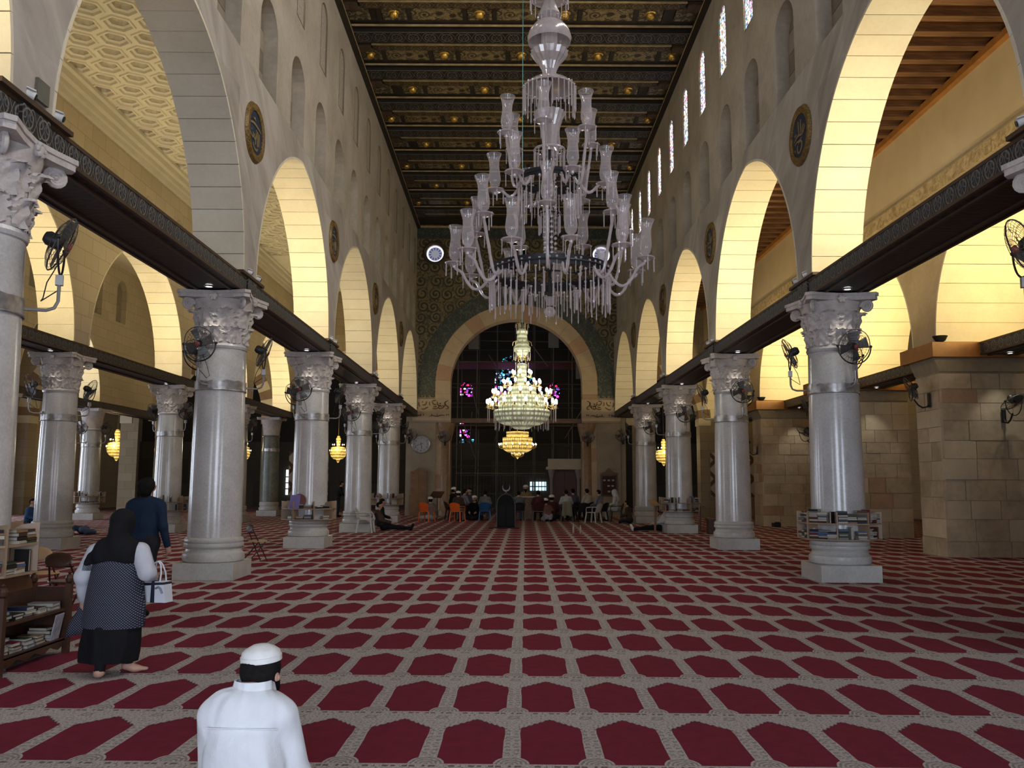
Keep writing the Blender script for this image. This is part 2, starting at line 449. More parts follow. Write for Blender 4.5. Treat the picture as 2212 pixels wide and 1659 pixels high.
def nave_wall(side):
    sg = -1 if side == 'left' else 1
    xf = XC+sg*5.04; xb = XC+sg*5.93; xu = XC+sg*5.2      # lower face, aisle face, set-back upper face
    ops = [arch_op((colY(k)+colY(k+1))/2) for k in range(-3, 4)]
    y0, y1 = colY(-3)+.0, FARY
    mb = MB()
    wall_face(mb, 'X', xf, y0, y1, 5.28, ZL, [Op(o.c, o.w+.05, o.z0, o.zs, o.rise+.05) for o in ops])
    wall_face(mb, 'X', xb, y0, y1, 5.28, 12.0, [Op(o.c, o.w+.05, o.z0, o.zs, o.rise+.05) for o in ops])
    for o in ops: reveal(mb, 'X', xf, xb, o, 24, .05)
    mb.add([(xf, y0, ZL), (xf, y1, ZL), (xu, y1, ZL), (xu, y0, ZL)], [(0, 1, 2, 3)])
    for k in range(-3, 5):     # pier undersides on the tie beams
        y = colY(k); mb.add([(xf, y-.41, 5.28), (xf, y+.41, 5.28), (xb, y+.41, 5.28), (xb, y-.41, 5.28)], [(0, 1, 2, 3)])
    root = struct(mb.build('wall_'+side, M_SPANDREL), 'pale marble nave wall on pointed arches')
    for o in ops: voussoirs(root, 'X', xf-sg*.004, xb+sg*.004, o, .40, [M_SOFFIT])
    # clerestory wall with blind niches and windows
    up = MB(); oph = [Op(y, .62, ZL, 10.75, .60, 'round') for y in NICHES]; opw = [Op(y, .37, 12.25, 13.72, .37, 'round') for y in NICHES]
    wall_face(up, 'X', xu, y0, y1, ZL, ZT, oph+opw, 12)
    for o in oph: reveal(up, 'X', xu, xu+sg*.34, o, 12)
    for o in opw: reveal(up, 'X', xu, xu+sg*.30, o, 12, 0, True)
    up.build('clerestory_wall', M_UPPER, root)
    bk = MB(); bk.b2((xu+sg*.35, y0, ZL), (xu+sg*.70, y1, ZT)); bk.build('wall_core', M_JOINT, root)
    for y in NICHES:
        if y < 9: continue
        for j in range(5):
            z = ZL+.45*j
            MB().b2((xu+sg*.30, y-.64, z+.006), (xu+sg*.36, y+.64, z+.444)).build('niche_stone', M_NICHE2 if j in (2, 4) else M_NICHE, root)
        pm = MB(); pm.prism(Op(y, .365, 12.25, 13.72, .365, 'round').outline(12), 'X', xu+sg*.035, xu+sg*.06); 
        pn = pm.build('window_pane', M_PANE_R if side == 'right' else M_PANE_L, root)
        fr = MB(); reveal(fr, 'X', xu-sg*.01, xu+sg*.04, Op(y, .365, 12.26, 13.72, .365, 'round'), 12, 0, True)
        fr.build('window_frame', M_WFRAME, root)
    return root
wall_left = nave_wall('left'); wall_right = nave_wall('right')

# ---- nave ceiling: painted and gilded timber
def painted(name, ground, line, accent, ux=3.3, vy=1.0, rough=.55, gl=.0, ax='xy'):
    b = NB(name); cc = dict(zip('xyz', b.xyz(b.coord('Object'))))
    u = (cc[ax[0]]*ux).fract()-.5; v = cc[ax[1]]*vy
    r1 = ((u*u)+(v*v)).sqrt()
    ringl = (r1-.30).abs().lt(.028)
    heart = ((u.abs()-.22)**2+(v-.08)**2).sqrt()
    h2 = (heart-.11).abs().lt(.022)
    wave = (v.abs()-(u*2*PI).sin().abs()*.36).abs().lt(.03)
    edge = (v.abs()-.45).abs().lt(.018)
    dots = r1.lt(.06)
    pat = ringl.max(h2).max(wave).max(edge).max(dots)
    nz = b.noise(b.coord(), 3, 3)
    c = b.mix(pat, ground, line); c = b.mix(dots.max(h2*.5), c, accent)
    c = b.mix(nz*.35, c, tuple(g*.5 for g in ground))
    return b.bsdf(c, rough, gl*.3, .4)
M_BEAMP = painted('painted_beam_blue', (.006, .005, .005), (.15, .135, .115), (.05, .06, .08), 2.0, 1.5)
M_BEAMG = painted('painted_beam_gilt', (.028, .018, .007), (.21, .155, .075), (.16, .09, .03), 2.0, 2.7)
M_GILT = plain('gilding', (.62, .47, .25), .4, .4, var=.3, scale=3)
M_BOSS = plain('gilt_boss', (.62, .38, .08), .3, .85, var=.2, scale=4)
M_TIMBER = plain('dark_timber', (.016, .011, .006), .6, var=.4, scale=4)
def scroll_mat(name, ground, line, scale, accent):
    b = NB(name); v = b.coord(); vo = b.voro(v, scale, rand=.35)
    sub = b.n('ShaderNodeVectorMath', operation='SUBTRACT'); sc_ = b.n('ShaderNodeVectorMath', operation='SCALE'); sc_.inputs['Scale'].default_value = 1.0
    b.link(v, sub.inputs[0]); b.link(vo.outputs['Position'], sub.inputs[1])
    dx, dy, dz = b.xyz(sub.outputs[0])
    ang = b.math('ARCTAN2', dz+dy*.9, dx); r = X(b, vo.outputs['Distance'])
    sp = (ang+r*24).sin()
    pat = sp.smooth(-.1, .25)*(1-r.smooth(.42, .58))
    lf = b.noise(v, scale*3.2, 3, .7, 1.0).smooth(.52, .6)
    nz = b.noise(v, 1.2, 3)
    c = b.mix((pat.max(lf*r.smooth(.3, .5)))*.9, ground, line); c = b.mix(nz.smooth(.45, .75)*.5, c, accent)
    tes = b.voro(v, 26); c2 = b.n('ShaderNodeHueSaturation'); b.link(c, c2.inputs['Color'])
    sp2 = b.n('ShaderNodeSeparateColor'); b.link(tes.outputs['Color'], sp2.inputs[0]); b.link((X(b, sp2.outputs[0])*.6+.7).s, c2.inputs['Value'])
    return b.bsdf(c2.outputs[0], .45, .15, .5)
M_CPANEL = scroll_mat('ceiling_scroll_panel', (.25, .195, .10), (.015, .011, .008), 2.6, (.14, .105, .04))
M_CPANEL2 = scroll_mat('ceiling_boss_panel', (.04, .03, .016), (.26, .21, .12), 3.4, (.03, .02, .012))
cl = MB(); cl.b2((XC-5.6, 0, 15.10), (XC+5.6, FARY+.2, 15.4))
ceiling = struct(cl.build('ceiling', M_TIMBER), 'dark painted and gilded timber nave ceiling')
long_me = MB().box((0, 0, 0), (1.52, .74, .03)).mesh('ceiling_panel', M_CPANEL)
sq_me = MB().box((0, 0, 0), (.70, .74, .03)).mesh('boss_panel', M_CPANEL2)
bo = MB(); bo.lathe([(.0, -.16), (.07, -.15), (.12, -.10), (.13, -.03), (.17, 0)], 14, cap=False); boss_me = bo.mesh('gilt_boss', M_BOSS, True)
P = S/3; ph = 23.46
bA = MB(); bA.box((0, 0, 0), (10.4, .62, .16)); bA_me = bA.mesh('main_beam', M_TIMBER); pA_me = MB().box((0, 0, 0), (10.3, .60, .02)).mesh('painted_soffit', M_BEAMP)
bB = MB(); bB.box((0, 0, 0), (9.2, .34, .10)); bB_me = bB.mesh('inset_beam', M_TIMBER); pB_me = MB().box((0, 0, 0), (9.16, .335, .02)).mesh('painted_soffit', M_BEAMG)
gA = MB(); gA.box((0, 0, 0), (10.4, .035, .05)); gA_me = gA.mesh('gilt_fillet', M_GILT)
gB = MB(); gB.box((0, 0, 0), (9.2, .035, .05)); gB_me = gB.mesh('gilt_fillet', M_GILT)
rb = MB(); rb.box((0, 0, 0), (.13, .86, .08)); rb_me = rb.mesh('rib', M_TIMBER)
cb = MB()
for i in range(4): cb.box((-.06+.12*i-.12, 0, -.02*(i % 2)), (.12, .34, .16))
cb_me = cb.mesh('corbel', plain('corbel_wood', (.07, .04, .02), .6))
for sx in (-1, 1):
    MB().b2((XC+sx*5.02, 0, 14.88), (XC+sx*5.25, FARY, 15.12)).build('wall_plate', M_TIMBER, ceiling); MB().b2((XC+sx*5.0, 0, 14.90), (XC+sx*5.02, FARY, 14.92)).build('gilt_fillet', M_GILT, ceiling)
for i in range(-4, 9):
    y = ph+P*i
    if y > FARY-1.5: break
    inst('painted_soffit', pA_me, inst('main_beam', bA_me, ceiling, (XC, y+1.16, 15.03)), (0, 0, -.087))
    inst('gilt_fillet', gA_me, ceiling, (XC, y+.62, 15.03)); inst('gilt_fillet', gB_me, ceiling, (XC, y+1.66, 14.99))
    inst('painted_soffit', pB_me, inst('inset_beam', bB_me, ceiling, (XC, y+1.86, 15.05)), (0, 0, -.055))
    for sx in (-1, 1): inst('corbel', cb_me, ceiling, (XC+sx*4.88, y+1.86, 15.02), (0, 0, 0 if sx < 0 else PI))
    even = i % 2 == 0
    bx = (-3.69, -1.23, 1.23, 3.69) if even else (-4.75, -2.42, 0, 2.42, 4.75)
    px = (-2.46, 0, 2.46) if even else (-3.6, -1.21, 1.21, 3.6)
    for q in bx:
        inst('boss_panel', sq_me, ceiling, (XC+q, y, 15.07)); inst('gilt_boss', boss_me, ceiling, (XC+q, y, 15.06))
        for e in (-.43, .43): inst('rib', rb_me, ceiling, (XC+q+e, y, 15.06))
    for q in px: inst('ceiling_panel', long_me, ceiling, (XC+q, y, 15.07), None, (1.0 if even else .94, 1, 1))
    if even:
        for sx in (-1, 1): inst('boss_panel', sq_me, ceiling, (XC+sx*4.75, y, 15.07))

# ---- far wall: mosaic and great arch
M_MOSAIC = scroll_mat('gold_mosaic', (.22, .165, .07), (.02, .026, .017), 1.5, (.075, .075, .04))
M_MOSGREEN = scroll_mat('green_mosaic', (.045, .06, .045), (.13, .13, .09), 2.6, (.03, .04, .035))
M_ARCHSTONE = stone('arch_stone_cream', (.44, .34, .235), (.54, .43, .30), 1.5, .6, .1, 10, perobj=.08)
M_ARCHPINK = stone('arch_stone_pink', (.40, .25, .165), (.47, .31, .21), 1.5, .6, .1, 10, perobj=.08)
M_PILAST = stone('pilaster_stone', (.25, .20, .15), (.36, .30, .225), 1.2, .6, .2, 9)
ga = Op(.33, 3.38, 0, 6.70, 3.38, 'round'); gw = Op(.40, .47, 12.5, 13.87, .47, 'round'); rw = [OpCircle(-3.95, 13.57, .46), OpCircle(4.75, 13.54, .46)]
fw = MB(); fw.cur = 0
wall_face(fw, 'Y', FARY, XC-5.6, XC+5.6, 6.0, 15.3, [Op(.33, 3.43, 0, 6.7, 3.43, 'round'), gw]+rw, 24)
fw.cur = 1
wall_face(fw, 'Y', FARY, XC-5.6, XC+5.6, 0, 6.0, [Op(.33, 3.43, 0, 6.7, 3.43, 'round')], 24)
fw.cur = 2
reveal(fw, 'Y', FARY, FARY+.9, ga, 30, .05); reveal(fw, 'Y', FARY, FARY+.6, gw, 16, 0, True)
for r in rw: reveal(fw, 'Y', FARY, FARY+.35, r)
wall_far = struct(fw.build('wall_far', [M_MOSAIC, M_PILAST, M_PILAST]), 'gold mosaic end wall with one great round arch')
voussoirs(wall_far, 'Y', FARY-.04, FARY+.8, ga, .70, [M_ARCHSTONE, M_ARCHSTONE, M_ARCHPINK, M_ARCHSTONE], .78, gap=.008)
# green mosaic band round the arch, top frieze, frames
gb = MB(); n = 40
for i in range(n):
    a0, a1 = PI*i/n, PI*(i+1)/n
    vs = []
    for yy in (FARY-.03, FARY+.02):
        for a in (a0, a1):
            for r in (4.2, 5.02): vs.append((.33+r*math.cos(a), yy, 6.7+r*math.sin(a)))
    gb.add(vs, [(0, 1, 3, 2), (4, 6, 7, 5), (0, 4, 5, 1), (2, 3, 7, 6), (0, 2, 6, 4), (1, 5, 7, 3)])
for sx in (-1, 1): gb.b2((.33+sx*4.2, FARY-.03, 6.1), (.33+sx*5.02, FARY+.02, 6.7))
gb.build('mosaic_band', M_MOSGREEN, wall_far)
MB().b2((XC-5.2, FARY-.05, 14.35), (XC+5.2, FARY+.02, 14.95)).build('mosaic_frieze', M_MOSGREEN, wall_far)
MB().b2((XC-5.2, FARY-.09, 14.92), (XC+5.2, FARY+.02, 15.02)).build('gilt_cornice', M_GILT, wall_far)
def round_glass():
    b = NB('rose_window_glass'); x, y, z = b.xyz(b.coord('Object'))
    r = ((x*x)+(y*y)).sqrt(); ang = b.math('ARCTAN2', y, x)
    sp = ((ang*12).sin()*.5+.5); ringz = (r-.27).abs().lt(.06)
    c = b.mix(ringz*sp.gt(.5), (.75, .78, .88), (.25, .18, .7)); 
    e = b.n('ShaderNodeEmission'); b.link(c, e.inputs[0]); b.link(((r.gt(.36)*1.1)+.35).s, e.inputs[1]); b.link(e.outputs[0], b.out.inputs[0]); return b.m
M_ROSE = round_glass()
for i, r in enumerate(rw):
    q = MB(); q.lathe([(0, 0), (.45, 0), (.45, .03), (0, .03)], 28, cap=False); q.build('rose_pane', M_ROSE if True else None, wall_far, (r.c, FARY+.2, r.zc), (PI/2, 0, 0))
    fr = MB(); fr.ring((0, 0, 0), .56, .09, 28, 6, (0, 1, 0)); fr.build('rose_frame', plain('rose_frame_stone', (.07, .05, .03), .7), wall_far, (r.c, FARY-.02, r.zc))
# pilasters, jamb columns, inscription blocks
M_JAMB = stone('brown_marble', (.22, .13, .075), (.34, .22, .13), 2.5, .35, .05, 20, vein=(.42, .32, .22))
M_GREENM = stone('green_marble', (.03, .045, .035), (.09, .11, .085), 2.5, .3, .05, 20)
for sx in (-1, 1):
    x0, x1 = sorted((.33+sx*3.34, .33+sx*5.3))
    MB().b2((x0, FARY-.16, 4.78), (x1, FARY+.05, 5.90)).build('inscription_block', M_ARCHSTONE, wall_far)
    MB().b2((x0, FARY-.20, 4.70), (x1, FARY+.05, 4.80)).build('impost_moulding', M_PILAST, wall_far)
    x0, x1 = sorted((.33+sx*4.10, .33+sx*5.3)); MB().b2((x0, FARY-.12, 0), (x1, FARY+.1, 4.70)).build('pilaster', M_PILAST, wall_far)
    jc = MB(); jc.lathe([(.42, 0), (.42, .25), (.36, .32), (.33, .42), (.31, 3.75), (.34, 3.8), (.34, 3.9), (.46, 4.4), (.5, 4.68)], 22)
    jc.build('jamb_column', M_JAMB, wall_far, (.33+sx*3.62, FARY+.2, 0), smooth=True)

# ---- crossing and transept beyond the arch
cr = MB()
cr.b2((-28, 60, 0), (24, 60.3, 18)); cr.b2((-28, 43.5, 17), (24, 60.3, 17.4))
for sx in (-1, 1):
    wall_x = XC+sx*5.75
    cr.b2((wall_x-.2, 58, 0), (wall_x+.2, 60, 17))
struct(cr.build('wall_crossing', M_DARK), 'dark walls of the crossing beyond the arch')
def stained(name, cols, scale, stren, size):
    b = NB(name); v = b.coord(); vo = b.voro(v, scale)
    sep = b.n('ShaderNodeSeparateColor'); b.link(vo.outputs['Color'], sep.inputs[0]); r, g = X(b, sep.outputs[0]), X(b, sep.outputs[1])
    k = len(cols); col = b.ramp(r, [(i/k, c) for i, c in enumerate(cols)], 'CONSTANT')
    lead = X(b, vo.outputs['Distance']).smooth(.40, .55)
    x, y, z = b.xyz(v); grid = ((x*4).fract()-.5).abs().gt(.44).max(((z*4).fract()-.5).abs().gt(.44))
    e = b.n('ShaderNodeEmission'); b.link(col, e.inputs[0]); b.link(((g*g*stren)*(1-lead)*(1-grid*.9)).s, e.inputs[1]); b.link(e.outputs[0], b.out.inputs[0]); return b.m
M_ST1 = stained('qibla_window_glass', [(.02, .05, .12), (.1, .5, .9), (.02, .03, .05), (.05, .35, .6), (.3, .3, .5), (.02, .02, .03), (.5, .6, .9), (.0, .6, .5)], 5.5, 7.0, 1)
M_ST2 = stained('magenta_window_glass', [(.9, .05, .5), (.5, .1, .9), (.95, .9, .85), (.8, .02, .1), (.03, .02, .05), (.2, .3, .9)], 5.0, 8.0, 1)
def glass_window(n, x, z0, z1, w, m, y=59.9, rnd_top=True, bars=3):
    o = Op(x, w, z0, z1-(w if rnd_top else 0), w, 'round' if rnd_top else 'rect')
    g = MB(); g.prism([(p[0]-x, p[1]-z0) for p in o.outline(14)], 'Y', -.05, .02); ob = g.build('window_%d' % n, m, None, (x, y, z0)); struct(ob)
    f = MB(); reveal(f, 'Y', -.12, .05, Op(0, w, 0, o.zs-z0, o.rise, o.kind), 14, .0, True); f.build('window_frame', M_TIMBER, ob)
    for j in range(1, bars+1): MB().box((0, -.07, (z1-z0)*j/(bars+1.2)), (w*2, .03, .07)).build('glazing_bar', M_TIMBER, ob)
glass_window(1, .25, 8.55, 10.5, 1.3, M_ST1); glass_window(2, .25, 5.9, 8.4, 1.3, M_ST2, rnd_top=False)
glass_window(3, -3.05, 7.6, 8.6, .42, M_ST2); glass_window(4, 3.1, 7.55, 8.6, .36, M_ST2)
glass_window(5, -3.1, 4.75, 6.0, .36, M_ST2, rnd_top=False); glass_window(6, -2.95, 4.3, 4.65, .55, M_ST1, rnd_top=False)

# ---- back wall with the three open doorways, side walls
bw = MB(); doors = [Op(XC, 2.2, 0, 3.6, 1.4, 'round'), Op(-8.3, 1.5, 0, 3.0, 1.2, 'round'), Op(8.6, 1.5, 0, 3.0, 1.2, 'round')]
wall_face(bw, 'Y', -4.2, -26, 23.5, 0, 15.3, doors); 
for d in doors: reveal(bw, 'Y', -4.2, -4.9, d)
struct(bw.build('wall_back', M_UPPER), 'entrance wall with open doorways')
# ================================================================== AISLES
def ashlar_mat(name, c1, c2, joint, bw=.75, bh=.42, ax='yz'):
    b = NB(name); cc = dict(zip('xyz', b.xyz(b.coord())))
    br = b.n('ShaderNodeTexBrick'); b.link(b.vec(cc[ax[0]], cc[ax[1]]), br.inputs['Vector'])
    br.inputs['Scale'].default_value = 1; br.inputs['Brick Width'].default_value = bw; br.inputs['Row Height'].default_value = bh
    br.inputs['Mortar Size'].default_value = .006; br.inputs['Mortar Smooth'].default_value = .3; br.inputs['Bias'].default_value = 0
    br.inputs['Color1'].default_value = (*c1, 1); br.inputs['Color2'].default_value = (*c2, 1); br.inputs['Mortar'].default_value = (*joint, 1)
    nz = b.noise(b.coord(), 6, 4); c = b.mix(nz*.35, br.outputs[0], tuple(q*.7 for q in c1))
    return b.bsdf(c, .75, 0, .3, bump=X(b, br.outputs['Fac'])*-1.0+nz*.3, bstr=.25)
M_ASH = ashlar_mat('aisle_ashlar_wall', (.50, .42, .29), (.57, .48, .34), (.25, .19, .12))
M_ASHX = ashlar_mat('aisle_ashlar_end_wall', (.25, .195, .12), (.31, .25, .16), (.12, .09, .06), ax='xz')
M_BROWNST = stone('ablaq_brown', (.17, .11, .065), (.24, .16, .10), 2, .75, .2, 12)
M_CREAMST = stone('ablaq_cream', (.46, .39, .27), (.55, .47, .33), 2, .75, .2, 12)

# ---- left aisle arcade (second row)
L2X = -11.4; L2Y = [21.85+S*k for k in (-2, -1, 0, 1, 2, 3)]
def arcade2(xn, xb, ys, z0, name, label, ztop, nich, mat_face, half=3.18, rise=3.5):
    ops = [Op((a+b)/2, half, z0, z0, rise, 'pointed') for a, b in zip(ys, ys[1:])]
    grow = [Op(o.c, o.w+.05, o.z0, o.zs, o.rise+.05) for o in ops]
    nops = [Op(y, nich[0], nich[1], nich[2]-nich[0], nich[0], 'round') for y in nich[3]] if nich else []
    mb = MB(); y0, y1 = ys[0]-.41, FARY
    wall_face(mb, 'X', xn, y0, y1, z0, ztop, grow+nops, 16); wall_face(mb, 'X', xb, y0, y1, z0, ztop, grow, 16)
    for o in grow: reveal(mb, 'X', xn, xb, o, 20)
    sg = 1 if xb > xn else -1
    for o in nops: reveal(mb, 'X', xn, xn+sg*.25, o, 10, 0, True)
    for y in ys: mb.add([(xn, y-.41, z0), (xn, y+.41, z0), (xb, y+.41, z0), (xb, y-.41, z0)], [(0, 1, 2, 3)])
    root = struct(mb.build(name, mat_face), label)
    for o in nops:
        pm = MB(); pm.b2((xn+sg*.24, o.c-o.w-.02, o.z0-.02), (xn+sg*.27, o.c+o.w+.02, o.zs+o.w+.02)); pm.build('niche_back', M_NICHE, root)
    for o in ops: voussoirs(root, 'X', xn-sg*.004, xb+sg*.004, o, .42, [M_SOFFIT])
    return root
arcade2(-10.95, -11.85, L2Y, 5.15, 'wall_left_aisle', 'cream stone wall between the left aisles on pointed arches', 11.6,
        (.36, 9.15, 10.25, [21.85+S/3*i-S/6 for i in range(-5, 9)]), M_ASH)
L3X = -18.5; L3Y = [38.3+S*k for k in (-5, -4, -3, -2, -1, 0, 1)]
arcade2(-18.05, -18.95, L3Y[:-1], 5.15, 'wall_left_outer_aisle', 'cream stone wall of the outer left aisle', 11.6,
        (.5, 8.95, 10.9, [38.3+S/3*i-S/6 for i in range(-12, 2)]), M_ASH)
# left aisle ceilings
cs = .75; hexr = cs/math.sqrt(3)
hx = MB()
def hexpt(r, i, z, a0=PI/6): return (r*math.cos(a0+PI/3*i), r*math.sin(a0+PI/3*i), z)
rings = [(hexr, 0), (hexr*.86, 0), (hexr*.82, -.035), (hexr*.70, -.035), (hexr*.66, .02), (hexr*.52, .05)]
for j, (r, z) in enumerate(rings):
    pass
vs = [hexpt(r, i, z) for r, z in rings for i in range(6)]; fs = []
for j in range(len(rings)-1):
    for i in range(6): fs.append((j*6+i, j*6+(i+1) % 6, (j+1)*6+(i+1) % 6, (j+1)*6+i))
hx.add(vs, fs)
o0 = len(rings); dome = [(hexr*.52, .05), (hexr*.47, .14), (hexr*.36, .22), (hexr*.2, .27), (.001, .285)]
hx.lathe(dome, 12, cap=False)
coffer_me = hx.mesh('coffer', M_COFFER)
cl2 = MB(); cl2.b2((-25.6, -4.2, 11.86), (-5.62, FARY, 12.1)); ceil_l = struct(cl2.build('ceiling_left_aisle', M_COFFER), 'white stucco coffered ceiling of the left aisle')
row = 0; yy = 13.2
while yy < 37.2:
    xs = -5.9-(cs/2 if row % 2 else 0)
    while xs > -10.9: inst('coffer', coffer_me, ceil_l, (xs, yy, 11.52)); xs -= cs
    yy += cs*.866; row += 1
MB().b2((-25.6, -4.2, 11.5), (-11.85, FARY, 11.6)).build('plain_ceiling', M_COFFER, ceil_l)
MB().b2((-10.95, yy-.3, 11.5), (-5.6, FARY, 11.6)).build('plain_ceiling', M_COFFER, ceil_l)
MB().b2((-10.95, -4.2, 11.5), (-5.6, 12.9, 11.6)).build('plain_ceiling', M_COFFER, ceil_l)
cm = MB()
for a, z0, z1 in ((.12, 10.98, 11.12), (.22, 11.12, 11.25), (.36, 11.25, 11.42), (.48, 11.42, 11.53)): cm.b2((-10.96, -4.2, z0), (-10.95+a, FARY, z1))
struct(cm.build('trim_1', M_COFFER), 'white stucco cornice along the left aisle')
# outer left wall with windows
lw = MB(); wop = [Op(y, 1.2, .6, 3.1, 1.2, 'round') for y in (14, 22, 30, 38)]
wall_face(lw, 'X', -25.5, -4.2, 60, 0, 12, wop)
for o in wop: reveal(lw, 'X', -25.5, -25.9, o, 12, 0, True)
struct(lw.build('wall_left_outer', M_ASH), 'outer wall with daylit windows')

# ---- end walls of the side aisles (transept front) with striped arches
def end_wall(x0, x1, c, half, zs, rise, name):
    mb = MB(); o = Op(c, half, 0, zs, rise, 'pointed')
    wall_face(mb, 'Y', FARY, x0, x1, 0, 12, [Op(c, half+.05, 0, zs, rise+.05)]); reveal(mb, 'Y', FARY, FARY+.8, o, 16, .05)
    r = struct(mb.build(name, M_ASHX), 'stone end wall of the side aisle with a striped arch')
    voussoirs(r, 'Y', FARY-.03, FARY+.82, Op(c, half, 4.6, zs, rise, 'pointed'), .42, [M_CREAMST, M_BROWNST], .62, 'striped_voussoir')
    return r
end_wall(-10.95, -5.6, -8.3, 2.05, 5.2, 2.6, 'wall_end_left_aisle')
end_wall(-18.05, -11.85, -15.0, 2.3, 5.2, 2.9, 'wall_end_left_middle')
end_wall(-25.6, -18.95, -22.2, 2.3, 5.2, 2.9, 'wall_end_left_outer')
end_wall(6.24, 12.6, 8.1, 1.55, 5.0, 2.2, 'wall_end_right_aisle')
end_wall(12.6, 20, 16.2, 2.3, 5.0, 2.8, 'wall_end_right_outer')

# ---- right aisle: massive piers
RPX0, RPX1 = 10.0, 12.6; PIERY = [20.0-S*2, 20.0-S, 20.0, 20.0+S, 20.0+2*S, FARY]; PD = 1.2
ops = [Op((a+PD+b)/2, (b-a-PD)/2, 4.98, 4.98, 3.2, 'pointed') for a, b in zip(PIERY, PIERY[1:])]
mb = MB(); grow = [Op(o.c, o.w+.05, o.z0, o.zs, o.rise+.05) for o in ops]
wall_face(mb, 'X', RPX0, PIERY[0], FARY, 4.98, 8.55, grow, 16); wall_face(mb, 'X', RPX1, PIERY[0], FARY, 4.98, 10.7, grow, 16)
for o in grow: reveal(mb, 'X', RPX0, RPX1, o, 20)
wra = struct(mb.build('wall_right_aisle', stone('right_aisle_stone', (.40, .31, .19), (.54, .43, .27), 1.2, .75, .3, 10)), 'stone arcade wall over the massive piers')
for o in ops: voussoirs(wra, 'X', RPX0-.004, RPX1, o, .45, [M_SOFFIT])
MB().b2((RPX0-.0, PIERY[0], 8.80), (RPX1, FARY, 10.72)).build('plaster_panel', M_PLASTER, wra)
fr = MB(); fr.b2((RPX0-.05, PIERY[0], 8.52), (RPX1, FARY, 8.82)); 
fb = NB('carved_frieze'); vv = fb.coord(); fn = fb.noise(vv, 5, 4, .7, 1.0)
fr.build('carved_frieze', fb.bsdf(fb.ramp(fn, [(.35, (.30, .22, .11)), (.6, (.56, .45, .28))]), .8, 0, .2, bump=fn, bstr=.8, bdist=.05), wra)
MB().b2((RPX0-.08, PIERY[0], 8.82), (RPX0+.1, FARY, 8.87)).build('frieze_lip', M_PIERJ, wra)
# timber ceiling
M_WOOD = None
wb_ = NB('aged_ceiling_timber'); vv = wb_.mapping(wb_.coord(), (1.2, 9, 9)); wn = wb_.noise(vv, 1.5, 5, .6, .5)
M_WOOD = wb_.bsdf(wb_.ramp(wn, [(.3, (.085, .038, .016)), (.55, (.17, .078, .032)), (.75, (.26, .13, .055))]), .6, 0, .4, bump=wn, bstr=.3)
M_WOODO = plain('orange_timber', (.36, .155, .038), .5, var=.2, scale=3)
tc = MB(); tc.b2((XC+5.93, -4.2, 10.92), (20, FARY, 11.0)); ceil_r = struct(tc.build('ceiling_right_aisle', M_WOOD), 'dark timber joist ceiling of the right aisle')
jm = MB(); jm.box((0, 0, 0), (RPX0-XC-5.90, .20, .22)); jo_me = jm.mesh('joist', M_WOOD)
y = 9.0
while y < FARY-.3: inst('joist', jo_me, ceil_r, ((RPX0+XC+5.93)/2, y, 10.82)); y += .58
MB().b2((RPX0-.14, -4.2, 10.58), (RPX0+.02, FARY, 10.74)).build('wall_plate', M_WOODO, ceil_r)
